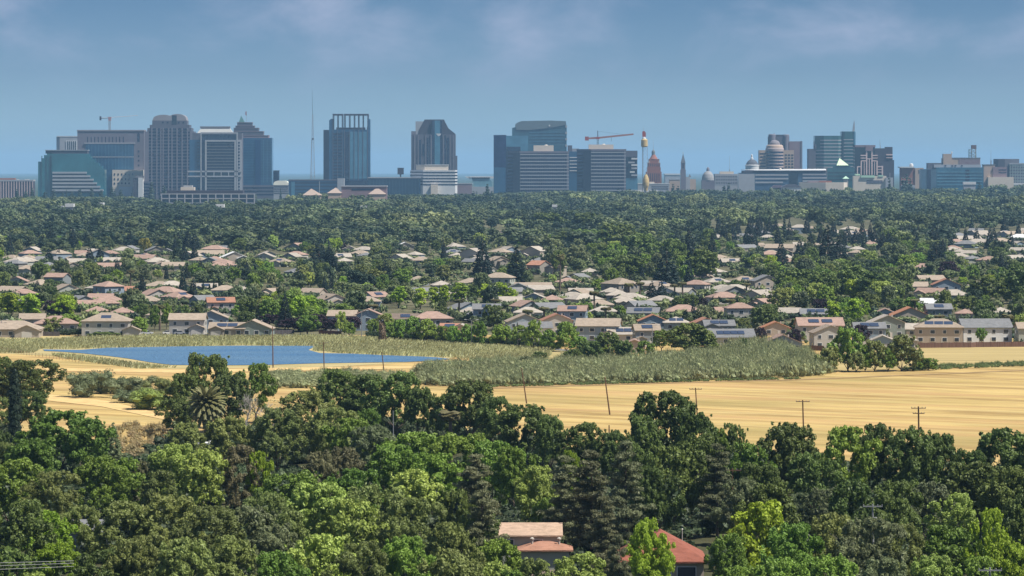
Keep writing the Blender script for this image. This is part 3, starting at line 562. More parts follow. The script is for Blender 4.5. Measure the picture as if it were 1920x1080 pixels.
NH = '''20 633 108 1 hip 0 tan beige 0 r|105 622 80 1 hip 0 pink beige 0 -|60 612 46 1 gx 0 tan beige 0 -|197 632 88 2 hip 0 tan stucco 1 R|350 628 66 2 gx 0 tan stucco 0 r|395 624 60 2 gy 0 tan blue 0 -|425 631 66 1 gx 0 tan tan 2 l|472 631 74 1 gy 0 tan green 0 -
292 605 36 1 hip 0 tan cream 0 -|178 598 40 1 hip 0 pink beige 0 -|230 600 40 1 hip 0 pink beige 0 -|640 620 52 2 gx 0 tan blue 0 l|690 620 56 2 gy 0 pink blue 0 -|760 612 48 1 gx 0 brown grey 1 -|812 612 74 1 hip 0 pink beige 0 -|842 632 34 1 gx 0 red beige 1 -|864 632 40 1 gy 0 cream beige 1 -
880 600 46 1 hip 0 cream grey 0 -|912 606 50 2 gx 0 grey blue 1 c|990 600 52 1 hip 0 cream cream 0 c|985 632 66 2 gy 0 tan blue 0 -|1005 645 60 2 gx 0 grey white 0 -|1045 630 58 2 gy 0 red stucco 0 -|1072 610 52 2 gx 0 pink blue 1 l|1120 641 80 2 gx 0 tan blue 0 r|1178 642 74 1 gx 0 cream stucco 3 -|1215 650 46 2 gx 0 tan grey 1 l|1190 662 40 1 gy 0 pink beige 0 -
1225 616 54 1 gy 0 orange blue 0 -|1205 600 58 1 gx 0 grey blue 2 -|1268 620 46 1 hip 0 cream cream 2 -|1325 624 62 1 gy 0 red stucco 0 -|1350 625 56 1 gx 0 grey grey 2 l|1372 648 88 1 gx 0 grey cream 4 -|1390 605 52 2 hip 0 pink stucco 0 -|1280 598 70 1 hip 0 pink grey 0 c|1170 580 50 1 hip 0 cream beige 0 c|1130 598 50 1 hip 0 cream beige 0 l
1455 630 54 1 gy 0 orange beige 0 -|1540 640 84 2 gx 0 pink stucco 2 -|1558 655 64 2 gy 0 tan stucco 0 -|1468 660 74 1 gy 0 pink blue 0 -|1632 646 58 2 gx 0 grey blue 2 l|1665 634 64 2 gy 0 cream green 0 -|1697 632 50 1 gx 0 cream green 0 -|1708 606 74 1 gy 0 orange beige 0 -|1760 645 90 2 hip 0 tan beige 3 -|1852 644 92 2 gx 0 grey white 0 -|1655 656 50 1 gy 0 cream blue 0 -|1700 655 40 1 hip 0 cream beige 0 -|1938 646 56 2 gx 0 tan cream 0 -
1530 602 56 1 gx 0 grey cream 2 -|1480 600 40 1 gx 0 cream beige 0 -|1660 600 36 1 gy 0 pink blue 0 -|1762 606 46 2 gx 0 grey grey 1 -|1880 600 40 1 hip 0 cream beige 0 -|1810 602 34 1 hip 0 pink beige 0 -|1145 560 40 1 hip 0 cream beige 0 -|1160 566 44 1 hip 0 cream grey 0 c|1000 552 68 1 gx 0 tan beige 0 -|1035 575 38 1 hip 0 pink beige 0 -|1000 572 48 1 gy 0 cream blue 0 -'''
FH = '''20 500 46 cream|55 498 44 cream|85 496 40 grey|120 492 40 tan|150 500 40 cream|185 492 40 cream|215 498 40 cream|262 490 34 pink|300 500 46 cream|395 485 50 tan|392 500 40 grey|440 492 54 white|415 506 34 pink|495 492 44 cream|520 500 40 tan|30 538 40 pink|60 545 50 tan|100 540 40 pink|50 524 36 tan|130 556 54 tan|175 552 50 cream|215 560 50 pink|245 556 46 red|200 578 60 pink|160 575 46 grey|290 548 50 tan|330 548 56 cream|300 560 60 pink|350 570 56 pink|385 550 44 cream|420 556 50 tan|450 556 36 cream|415 592 50 red|390 575 40 blue|500 560 44 tan
545 520 38 grey|580 560 40 tan|630 578 66 tan|690 578 44 tan|715 568 40 pink|655 474 26 cream|640 490 40 cream|670 484 36 tan|760 470 40 white|770 486 30 cream|860 470 40 cream|850 482 36 grey|880 490 40 cream|915 496 40 cream|940 506 36 tan|960 480 46 cream|995 486 40 cream|1000 515 36 red|1035 520 32 tan|830 546 36 cream|800 562 64 grey|845 566 34 cream|880 542 54 tan|930 542 54 tan|780 536 34 tan|900 520 40 cream|1060 540 40 pink|1090 560 44 cream|1075 530 36 grey|1105 520 30 cream
1250 548 50 tan|1245 562 60 cream|1300 556 44 pink|1215 545 40 cream|1350 540 46 cream|1400 538 50 tan|1385 556 60 cream|1410 566 58 cream|1420 582 54 pink|1440 548 50 grey|1335 496 36 tan|1375 500 40 cream|1345 445 34 cream|1380 450 32 cream|1440 452 30 cream|1470 440 30 cream|1500 438 34 cream|1460 430 30 tan|1590 436 34 cream|1620 440 34 tan|1600 452 40 cream|1420 470 44 tan|1460 480 54 tan|1480 500 40 pink|1725 512 48 pink|1750 535 50 tan|1775 556 52 red|1740 560 50 pink|1790 566 60 cream|1715 548 50 tan|1830 548 40 cream|1870 552 34 cream|1735 582 44 white|1820 455 46 cream|1850 448 44 cream|1880 460 46 tan|1910 452 40 white|1840 462 50 cream|1800 490 40 cream|1350 520 40 cream|1320 530 40 tan|1180 555 60 tan|1100 430 20 cream|905 436 24 cream|940 444 26 tan|1530 470 36 tan'''
for ent in NH.replace('\n', '|').split('|'):
    a = ent.split(); house(float(a[0]), float(a[1]), float(a[2]), int(a[3]), a[4], float(a[5]) + rnd.uniform(-7, 7), a[6], a[7], int(a[8]), a[9].replace('-', ''))
def far_house(x, y, w_):
    Yn = dist(y); Xn = (x - CX) * Yn / F
    if any(math.hypot(Xn - o[0].location.x, (Yn - o[0].location.y) * .9) < 14 for o in HOUSES): return
    house(x, y, w_, 1, rnd.choice(['hip', 'hip', 'gx', 'gy']), rnd.choice([0, 15, -20, 30, -30]), rnd.choice(['cream', 'cream', 'tan', 'pink', 'grey']), rnd.choice(['beige', 'blue', 'stucco', 'cream', 'tan', 'grey']), 0, '', near=False)
for ent in FH.replace('\n', '|').split('|'):
    a = ent.split(); rc = a[3] if a[3] != 'blue' else 'grey'
    house(float(a[0]), float(a[1]), float(a[2]), 2 if rnd.random() < .12 else 1, rnd.choice(['hip', 'hip', 'gx', 'gy']), rnd.choice([0, 15, -20, 30, -30]) + rnd.uniform(-6, 6), rc, rnd.choice(['beige', 'blue', 'stucco', 'cream', 'tan', 'grey']), 1 if rnd.random() < .15 else 0, rnd.choice(['', 'l', 'r', 'c', '']), near=float(a[1]) > 540)
for k_ in range(34): far_house(rnd.uniform(-10, 640), rnd.uniform(472, 510), rnd.uniform(28, 46))
for k_ in range(26): far_house(rnd.uniform(1335, 1640), rnd.uniform(434, 500), rnd.uniform(22, 40))
for k_ in range(22): far_house(rnd.uniform(1780, 1930), rnd.uniform(438, 500), rnd.uniform(24, 42))
for k_ in range(12): far_house(rnd.uniform(640, 1060), rnd.uniform(460, 500), rnd.uniform(24, 40))
for k_ in range(26): far_house(rnd.uniform(880, 1460), rnd.uniform(552, 604), rnd.uniform(44, 62))
for k_ in range(12): far_house(rnd.uniform(0, 480), rnd.uniform(545, 592), rnd.uniform(40, 54))
# the homes among the foreground trees
def fg_house(cx, D, w, d, h, style, roof, wall, label, pitch=.42, wins=(), nm='two_storey_house', turn=0):
    r = empty(nm, ((cx - CX) * D / F, D, 0), math.radians(turn)); tag(r, label, 'house'); wl = MB(); rf = MB()
    wl.box(-w / 2, w / 2, 0, d, -.2, h)
    if style == 'hip': hip(rf, -w / 2, w / 2, 0, d, h + .02, pitch, .6)
    else: gable(rf, wl, -w / 2, w / 2, 0, d, h, pitch, 'x', .6)
    wl.build('wall', WM[wall], r); rf.build('roof', RM[roof], r)
    for (x, z, ww, hh) in wins: window(r, x, z, ww, hh)
    return r
a = fg_house(985, 582, 10.5, 9, 5.0, 'gx', 'warm', 'cream', 'cream house with a pale pinkish-tan tiled roof between the pines and olive trees', .3, ((2.0, 3.1, 1.3, 1.2), (-2.5, 3.1, 1.3, 1.2), (2, .8, 1.3, 1.2)))
a = fg_house(1022, 577, 7.5, 6, 3.0, 'hip', 'red', 'cream', 'low wing with a terracotta hipped roof in front of the cream house', .3, (), 'bungalow')
for xx in (-2, 2.2):
    t = MB(); t.tube((xx, 2, 3.5), (xx, 2, 4.6), .16, .16, 8); t.lathe(xx, 2, [(.3, 4.6), (.35, 4.8), (.1, 5)], 8); t.build('chimney_pipe', m_fascia, a)
a = fg_house(1242, 541, 12, 14, 5.0, 'hip', 'brick', 'beige', 'large house with a plain brick-red hipped roof right of the bright green tree', .6, ((3.5, 2.7, 2.6, 1.7), (.6, 2.7, 1.2, 1.4), (-4, 2.7, 2, 1.5)))
t = MB(); t.tube((3.2, 7, 7.5), (3.2, 7, 9.2), .03, .03, 6); t.lathe(3.2, 7, [(.03, 9.1), (.11, 9.2), (.03, 9.35)], 8); t.build('roof_antenna', m_trim, a)
a = fg_house(1312, 512, 6.5, 7, 3.6, 'hip', 'grey', 'white', 'grey-roofed white building in front of the red-roofed house', .3, (), 'bungalow')
for xx, zz in ((-2.4, 4.5), (2.2, 4.1)):
    t = MB(); t.tube((xx, 0.2, zz - .9), (xx, .2, zz), .05, .05, 6); t.mesh([(xx - .35, -.1, zz - .3), (xx + .35, -.1, zz - .3), (xx + .42, .1, zz + .35), (xx - .42, .1, zz + .35), (xx, .25, zz)], [(0, 1, 2, 3), (1, 0, 4), (2, 1, 4), (3, 2, 4), (0, 3, 4)]); t.build('satellite_dish', m_trim, a)
fg_house(1036, 540, 5.5, 5, 2.9, 'gx', 'brown', 'tan', 'dark brown-roofed shed below the terracotta roof', .3, (), 'garden_shed')
fg_house(1150, 582, 6, 6, 2.9, 'hip', 'brick', 'beige', 'red-tiled roof glimpsed behind the tall pines', .4, (), 'bungalow')
fg_house(165, 592, 5.5, 7, 4.6, 'gx', 'grey', 'grey', 'small grey roof glimpsed among the trees at the lower left', .4, (), 'bungalow')
fg_house(374, 800, 3.4, 3, 3.4, 'gx', 'white', 'white', 'small white shed under the date palm', .3, (), 'garden_shed')

# fill the rest of the suburb with trees, keeping the roofs and fronts clear
def clear(x, yt, yb, wpx):
    for (r, cx, hyb, hw, st, *_) in HOUSES:
        top = hyb - (38 if st == 2 else 26) * (hyb - YH) / 312
        if yb > hyb - 6 and abs(x - cx) < (wpx + hw) / 2 * (.74 if hyb > 590 else .5) and yt < hyb - 10 * (hyb - YH) / 312 and yb < hyb + 60:
            return False
        if abs(x - cx) < hw / 2 and abs(yb - hyb + 4) < 8: return False
    return True
n = 0; tries = 0
while n < 520 and tries < 20000:
    tries += 1
    y = 452 + 176 * rnd.random() ** .85; x = rnd.uniform(-20, 1940)
    if y > 618 and x < 560: continue
    D = dist(y); h = rnd.uniform(4.5, 11.5); wpx = h * rnd.uniform(.75, 1.15) * F / D; yt = y - h * F / D
    if not clear(x, yt, y, wpx): continue
    if any(y > kb - 2 and abs(x - kx) < (wpx + kw) / 2 * .7 and yt < kb - (kb - kt) * .4 for kx, kt, kb, kw in KEEP): continue
    kind = rnd.choices(['oak', 'broad', 'olive', 'light', 'grey', 'cone', 'lime', 'purple', 'yellow'], [26, 30, 12, 9, 7, 5, 5, 2, .7])[0]
    if kind == 'cone': wpx *= .6; h *= 1.4
    plant(kind, (x - CX) * D / F, D, h, wpx * D / F, 1, 'm'); n += 1

# ------------------------------------------------------------------ plant masses nobody could count
def scatter(name, label, parts, m, rgx=None):
    """parts: list of (quads, tris, tint)"""
    Q = np.concatenate([p[0] for p in parts]); T = np.concatenate([p[1] for p in parts])
    tq = np.concatenate([np.full(len(p[0]), p[2]) if np.isscalar(p[2]) else p[2][0] for p in parts]); tt = np.concatenate([np.full(len(p[1]), p[2]) if np.isscalar(p[2]) else p[2][1] for p in parts])
    o = bpy.data.objects.new(name, np_mesh(name, Q, T, [m], tint=(tq, tt))); C.objects.link(o); tag(o, label, kind='stuff'); return o
def inpoly(px_, py_, poly):
    c = np.zeros(len(px_), bool); j = len(poly) - 1
    for i in range(len(poly)):
        xi, yi = poly[i]; xj, yj = poly[j]
        c ^= ((yi > py_) != (yj > py_)) & (px_ < (xj - xi) * (py_ - yi) / (yj - yi + 1e-12) + xi); j = i
    return c
def sample(rg, poly, dens, holes=()):
    p = np.array(poly); lo, hi = p.min(0), p.max(0); n_ = int((hi - lo).prod() * dens)
    x = rg.uniform(lo[0], hi[0], n_); y = rg.uniform(lo[1], hi[1], n_); k = inpoly(x, y, poly)
    for h_ in holes: k &= ~inpoly(x, y, h_)
    return x[k], y[k]
for x in (1338, 1352, 1362, 1378, 1396, 1420, 1436, 1462, 1484, 1512, 1538, 1566, 1586, 1612, 1632, 1648, 1668, 1684, 1698, 1714, 1730, 1746, 1768, 1790, 1812, 1836, 1858, 1882, 1908, 1272, 1244, 1215):
    y = rnd.uniform(436, 470); D = dist(y); h = rnd.uniform(15, 21); plant('cone', (x + rnd.uniform(-5, 5) - CX) * D / F, D, h, h * rnd.uniform(.32, .5), 1, 'm')
for k_ in range(75):
    y = rnd.uniform(450, 560); x = rnd.uniform(0, 1920); D = dist(y); h = rnd.uniform(9, 17)
    if clear(x, y - h * F / D, y, h * .35 * F / D): plant('cone', (x - CX) * D / F, D, h, h * rnd.uniform(.34, .5), 1, 'm'); KEEP.append((x, y - h * F / D, y, h * .4 * F / D))
for k_ in range(70):
    y = rnd.uniform(440, 520); x = rnd.gauss(1180, 90) if k_ < 38 else rnd.uniform(1420, 1940); D = dist(y); h = rnd.uniform(10, 16)
    kd = rnd.choice(['oak', 'oak', 'broad', 'cone', 'grey'])
    if clear(x, y - h * F / D, y, h * .9 * F / D): plant(kd, (x - CX) * D / F, D, h * (1.2 if kd == 'cone' else 1), h * rnd.uniform(.8, 1.1) * (.5 if kd == 'cone' else 1), 1, 'm')
rg = np.random.default_rng(11)
def instance_cloud(pts, protos, rg, hs, ws):
    """copies of a few small point-built plants merged into one mass, each with its own tint"""
    out = []
    for i in range(len(pts[0])):
        q, t = protos[rg.integers(len(protos))]; a = rg.uniform(0, 6.28); ca, sa = math.cos(a), math.sin(a)
        R = np.array([[ca, sa, 0], [-sa, ca, 0], [0, 0, 1]]); s = np.array([ws[i], ws[i], hs[i]]); off = np.array([pts[0][i], pts[1][i], 0])
        out.append(((q @ R) * s + off, (t @ R) * s + off, float(rg.random())))
    return out
# reeds round the pond
RP = [[(-60, 640), (80, 638), (230, 631), (480, 630), (640, 632), (800, 641), (930, 650), (1040, 657), (1030, 668), (960, 676), (880, 675), (850, 671), (720, 667), (640, 663), (585, 658), (590, 650), (450, 648), (330, 650.5), (200, 653), (120, 655.5), (78, 655), (60, 663), (-60, 662)],
      [(100, 665), (150, 669), (240, 680), (290, 687), (330, 690), (260, 692), (190, 683), (120, 673), (98, 668)]]
parts = []
for poly in RP:
    x, y = sample(rg, px(poly), 2.0, [pw]); nb = len(x)
    patch = 0.6 + .55 * np.sin(x * .07 + y * .011) * np.sin(y * .05 + x * .013)
    hgt = (.7 + .6 * rg.random(nb)) * (.75 + .35 * patch); a = rg.uniform(0, 6.28, nb); wd = .12 + .14 * rg.random(nb)
    b0 = np.stack([x, y, np.zeros(nb)], 1); u = np.stack([np.cos(a) * wd, np.sin(a) * wd, np.zeros(nb)], 1); ln = np.stack([rg.normal(size=nb) * .45 + .35, rg.normal(size=nb) * .4, hgt], 1)
    q = np.stack([b0 - u, b0 + u, b0 + u * .35 + ln, b0 - u * .35 + ln], 1)
    parts.append((q, np.zeros((0, 3, 3)), (np.clip(patch * .6 + rg.uniform(-.08, .14, nb), 0, 1), np.zeros(0))))
scatter('reeds', 'pale yellow-green reeds growing round the pond', parts, leafm['reed'])
# willow thicket
def bushp(rg, up=True):
    cen = [(rg.normal() * .5, rg.normal() * .5, .25 + .65 * rg.random()) for _ in range(7)]
    return cloud(rg, cen, rg.uniform(.22, .45, 7), 380, .13, up=True, rnd_n=.8, aspect=.12, core=.62, flat=1.25, shell=(.55, 1.3))
bp_ = [bushp(rg) for _ in range(6)]
TH = [[(785, 700), (800, 690), (880, 690), (960, 684), (1040, 690), (1060, 678), (1200, 680), (1330, 668), (1400, 652), (1450, 656), (1500, 670), (1550, 700), (1530, 706), (1400, 712), (1200, 718), (1000, 723), (860, 726), (790, 722)],
      [(500, 705), (560, 706), (640, 704), (760, 708), (800, 722), (700, 726), (600, 726), (500, 730)]]
parts = []
for poly in TH:
    x, y = sample(rg, px(poly), .17); nb = len(x)
    big = (x > 30) & (x < 80) ; hs = rg.uniform(1.0, 2.3, nb) * (1 + .35 * (poly is TH[0])) * (1 + .4 * np.clip((x - 30) / 60, 0, 1))
    parts += instance_cloud((x, y), bp_, rg, hs, rg.uniform(1.5, 3.6, nb))
scatter('willow_thicket', 'grey-green willow scrub in a long band between pond and field', parts, leafm['willow'])
gr = []
x, y = sample(rg, px([(1680, 695), (1760, 688), (1850, 684), (2000, 678), (2000, 684), (1850, 690), (1720, 696)]), .3); gr = instance_cloud((x, y), bp_, rg, rg.uniform(.6, 1.1, len(x)), rg.uniform(.8, 1.5, len(x)))
x, y = sample(rg, px([(860, 727), (1200, 717), (1500, 710), (1500, 712), (1200, 719.5), (860, 729)]), .25); gr += instance_cloud((x, y), bp_, rg, rg.uniform(.5, .9, len(x)), rg.uniform(.8, 1.5, len(x)))
scatter('ditch_grass', 'green grass and weeds along the field edge ditch', gr, leafmat('ditch_leaves', (0.13, 0.17, 0.05), attr=True))
x, y = sample(rg, px([(220, 800), (300, 800), (330, 830), (260, 860), (190, 830)]), .12); gr = instance_cloud((x, y), bp_, rg, rg.uniform(.7, 1.6, len(x)), rg.uniform(.9, 1.8, len(x)))
scatter('dry_brush', 'straw-coloured dry brush at the edge of the stubble field', gr, leafmat('dry_leaves', (0.34, 0.27, 0.13), attr=True))
# big single shrubs at the left
for i, (x, yt, yb, wp, kd, lb) in enumerate(((160, 690, 745, 66, 'willow', 'leftmost rounded grey-green shrub on the golden slope'), (192, 688, 738, 60, 'grey', 'brownish tall shrub behind the leftmost rounded shrub'), (232, 702, 735, 50, 'grey', 'grey shrub between the two rounded shrub clumps'), (262, 702, 742, 64, 'grey', 'brown-topped shrub behind the bright green shrub'), (285, 724, 768, 80, 'light', 'bright green spreading shrub left of the palm'), (245, 725, 755, 50, 'willow', 'small green shrub at the end of the dirt path'), (310, 705, 745, 50, 'olive', 'olive shrub beside the dark oak clump'))):
    D = dist(yb); h = (yb - yt) * D / F; wd = wp * D / F
    rg2 = np.random.default_rng(50 + i); cen = [(rg2.normal() * .26, rg2.normal() * .2, .12 + .6 * rg2.random()) for _ in range(30)]
    q, t = cloud(rg2, cen, [.2] * 30, 3200, .04, rnd_n=.6, aspect=.3, core=.75)
    o = bpy.data.objects.new('shrub', np_mesh('shrub', q * [wd, wd, h], t * [wd, wd, h], [leafm[kd] if kd != 'willow' else leafm['grey']])); C.objects.link(o); o.location = ((x - CX) * D / F, D, 0); tag(o, lb, 'shrub')
# hedges
def hedge(pts, h, wd, label):
    rg2 = np.random.default_rng(len(PLANTED)); p = px(pts); cen = []
    for (x0, y0), (x1, y1) in zip(p, p[1:]):
        L = math.hypot(x1 - x0, y1 - y0)
        for k in range(int(L / .9) + 1): f_ = k / max(1, int(L / .9)); cen.append((x0 + (x1 - x0) * f_ + rg2.normal() * .2, y0 + (y1 - y0) * f_, h * .5 + rg2.normal() * .12))
    o0 = cen[0]; cen = [(a - o0[0], b - o0[1], c) for a, b, c in cen]
    q, t = cloud(rg2, cen, np.full(len(cen), h * .55), 26, .3, core=.85)
    o = bpy.data.objects.new('hedge', np_mesh('hedge', q, t, [leafm['hedge']])); C.objects.link(o); o.location = (o0[0], o0[1], 0); tag(o, label, 'hedge')
hedge([(690, 634.5), (760, 638), (830, 641.5), (905, 647), (1000, 653.5), (1045, 657)], 2.6, 2, 'long dark clipped hedge along the far side of the grey road')
hedge([(110, 629), (235, 629)], 2.6, 2, 'dark hedge in front of the two-storey house left of the pond')
fpm = []
for i in range(5):
    r2 = np.random.default_rng(400 + i); L, cen, rad = lobes_round(r2, sub=3, n=9); fpm.append(cloud(r2, cen, rad * 1.9, 12, .75, core=.85, rnd_n=.5))
# garden shrubs between the houses
x, y = sample(rg, px([(-60, 625), (560, 622), (700, 628), (1080, 656), (1500, 655), (1990, 650), (1990, 450), (-60, 450)]), .0035); gr = []
sm = [cloud(rg, [(rg.normal() * .3, rg.normal() * .3, .3 + .3 * rg.random()) for _ in range(4)], [.38] * 4, 60, .22, core=.8) for _ in range(5)]
keep = np.array([clear(CX + F * a / b, YH + F * (H - 4) / b, YH + F * H / b, 8) for a, b in zip(x, y)]); x = x[keep]; y = y[keep]
gr = instance_cloud((x, y), sm, rg, rg.uniform(1.6, 4.5, len(x)), rg.uniform(2., 4.5, len(x)))
for (r, hcx, hyb, hw, *_) in HOUSES:
    if hyb > 606: continue
    k_ = int(hw / 9) + 2; Dh = dist(hyb); wm = hw * Dh / F
    bx = (hcx - CX) * Dh / F + rg.uniform(-.65, .65, k_) * wm; by = Dh - rg.uniform(4, 12, k_)
    gr += instance_cloud((bx, by), sm, rg, rg.uniform(2., 4.6, k_), rg.uniform(2.5, 5.5, k_))
xx_, yy_ = sample(rg, px([(-60, 600), (1990, 600), (1990, 452), (-60, 452)]), .0011)
kk_ = np.array([clear(CX + F * a / b, YH + F * (H - 8) / b, YH + F * H / b, 7 * F / b) for a, b in zip(xx_, yy_)]); xx_ = xx_[kk_]; yy_ = yy_[kk_]
gr += instance_cloud((xx_, yy_), fpm, rg, rg.uniform(.4, .75, len(xx_)), rg.uniform(.4, .85, len(xx_)))
scatter('garden_shrubbery', 'mixed green shrubs filling the gardens between the houses', gr, leafm['wood'])
# undergrowth below the foreground trees
flp = [(-140, 440), (140, 440)] + [at(x_, y_) for x_, y_ in ((2000, 865), (1700, 880), (1540, 880), (1380, 850), (1150, 850), (1000, 840), (820, 800), (600, 790), (440, 800), (330, 830), (230, 860), (100, 830), (-60, 800))]
x, y = sample(rg, flp, .022); sm2 = [cloud(rg, [(rg.normal() * .35, rg.normal() * .35, .3 + .3 * rg.random()) for _ in range(6)], [.35] * 6, 260, .1, core=.8) for _ in range(5)]
k = np.array([not any(abs((CX + F * a / b) - (bx0 + bx1) / 2) < (bx1 - bx0) / 2 + 12 and 470 < b < 600 for bx0, bx1, *_ in HOUSEBOX) for a, b in zip(x, y)]); x, y = x[k], y[k]
gr = instance_cloud((x, y), sm2, rg, rg.uniform(1.5, 4., len(x)), rg.uniform(2., 4.5, len(x)))
scatter('undergrowth', 'dark green undergrowth below the foreground trees', gr, leafmat('undergrowth_leaves', (0.06, 0.085, 0.035), attr=True, val=.4))
# the wooded plain beyond the houses
fp = []
for i in range(6):
    r2 = np.random.default_rng(200 + i); L, cen, rad = lobes_round(r2, sub=1, n=9); fp.append(cloud(r2, cen, rad * 2.4, 4.6, 1.0, core=.85, rnd_n=.6))
cn_ = [cloud(np.random.default_rng(300 + i), [(0, 0, z) for z in range(2, 18, 2)], [2.9 - z * .14 for z in range(2, 18, 2)], 5, .9, core=.9) for i in range(2)]
gr = []; D = 2780.
while D < 7650:
    hw = .145 * D + 40; step = 75 + (D - 2780) * .014; far = max(0, (D - 4000) / 3600)
    nx = int(2 * hw / (14.5 + D * .0009)); x = rg.uniform(-hw, hw, nx); y = D + rg.uniform(0, step, nx)
    if D < 4300:
        k_ = np.array([clear(CX + F * a / b, YH + F * (H - 12) / b, YH + F * H / b, 12 * F / b) for a, b in zip(x, y)]); x = x[k_]; y = y[k_]; nx = len(x)
    u_ = x / hw
    patch = .5 + .5 * np.sin(x * .021 + D * .003) * np.sin(D * .0021 + 1.3 + x * .007)
    hs = rg.uniform(.6, 1.25, nx) * (.85 + .4 * patch) * (1 + far * (.28 + .22 * np.clip(u_ + .6, 0, 1))); ws = rg.uniform(.9, 2.0, nx) * (1 + .45 * far) * np.where(rg.random(nx) < .2, 1.5, 1)
    if D < 3250: hs *= .8
    yl = np.interp(CX + F * x / y, [0, 60, 110, 240, 300, 520, 560, 730, 800, 900, 1050, 1300, 1420, 1600, 1920], [376, 372, 372, 372, 378, 379, 366, 368, 368, 366, 362, 359, 357, 353, 350])
    hm_ = (H - (yl - YH) * y / F) / 14 + rg.uniform(-.12, .22, nx); hs = np.minimum(hs, np.maximum(hm_, .22))
    grp = instance_cloud((x, y), fp, rg, hs, np.minimum(ws, np.maximum(hs * 2.1, .6)))
    gr += [(g[0], g[1], float(np.clip(-.02 + .5 * pt + rg.uniform(-.3, .3) + (.45 if rg.random() < .12 else 0), 0, 1))) for g, pt in zip(grp, patch)]
    if rg.random() < .6:
        nc = int(nx * .06); xc = rg.uniform(-hw, hw, nc); xc = xc + 0; gr += [(g[0], g[1], .0) for g in instance_cloud((xc, np.full(nc, D + 10) + rg.uniform(-20, 20, nc)), cn_, rg, rg.uniform(.9, 1.3, nc) * (1 + .3 * far), rg.uniform(.8, 1.3, nc)) if D < 5200 or g[0][:, 0].mean() > 200]
    D += step
for x_, yt_, D_ in ((32, 352, 6900), (48, 356, 6900), (60, 350, 7000), (84, 358, 6900), (100, 354, 7000), (118, 360, 6900), (135, 357, 6900), (150, 352, 7000), (172, 350, 7000), (190, 355, 6900), (210, 348, 7100), (226, 354, 7000), (284, 338, 6900), (308, 346, 6900), (660, 350, 6400), (674, 356, 6400), (914, 342, 6600), (922, 356, 6600), (944, 360, 6500), (888, 356, 6600), (1158, 352, 6600), (1167, 354, 6500), (1184, 362, 6500), (1222, 360, 6500), (1234, 358, 6500), (1262, 342, 7200), (1272, 346, 7200), (1366, 340, 7200), (1358, 346, 7200), (1700, 322, 7300), (1694, 328, 7200), (1707, 330, 7200), (1836, 340, 7200), (1668, 330, 7100)):
    hgt = H - (yt_ - YH) * D_ / F; gr += [(g[0], g[1], .0) for g in instance_cloud(([(x_ - CX) * D_ / F], [D_]), cn_, rg, [hgt / 18.], [rg.uniform(2.6, 3.8)])]
scatter('woodland', 'dense wooded plain stretching from the houses to the city', gr, leafm['wood'])
# ------------------------------------------------------------------ the city
cm_ = lambda n, c, **k: mat('city_' + n, c, **{**dict(amt=.08, scale=.05), **k})
STONE = cm_('stone', (0.162, 0.150, 0.178)); PINK = cm_('pink_stone', (0.219, 0.160, 0.177)); DARK = cm_('dark_stone', (0.056, 0.053, 0.071)); MID_ = cm_('grey_stone', (0.101, 0.101, 0.125))
WHITE = cm_('white', (0.55, 0.55, 0.54)); PALE = cm_('pale', (0.32, 0.33, 0.35)); TAN = cm_('tan', (0.42, 0.32, 0.25)); BRICK = cm_('brick', (0.26, 0.11, 0.08)); CREAM = cm_('cream', (0.6, 0.52, 0.42)); RED = cm_('red', (0.32, 0.06, 0.04)); ORANGE = cm_('orange', (0.34, 0.15, 0.11))
GOLD = cm_('gold', (0.46, 0.34, 0.15)); GREENR = cm_('pale_green', (0.42, 0.62, 0.45)); ROOF = cm_('roof', (0.16, 0.15, 0.16))
def cg(n, c, r=.15, s=.8): return cm_(n, c, rough=r, spec=s, amt=.3, scale=.03)
GL = cg('glass', (0.010, 0.018, 0.045)); BLUEG = cg('blue_glass', (0.02, 0.075, 0.15)); TEALG = cg('teal_glass', (0.02, 0.12, 0.145)); LBLUE = cg('light_blue_glass', (0.06, 0.17, 0.25)); PURG = cg('violet_glass', (0.07, 0.08, 0.19)); GREENG = cg('green_glass', (0.03, 0.10, 0.11)); BLK = cg('black_glass', (0.006, 0.01, 0.018)); STEEL = cm_('steel', (0.3, 0.31, 0.33), rough=.5)
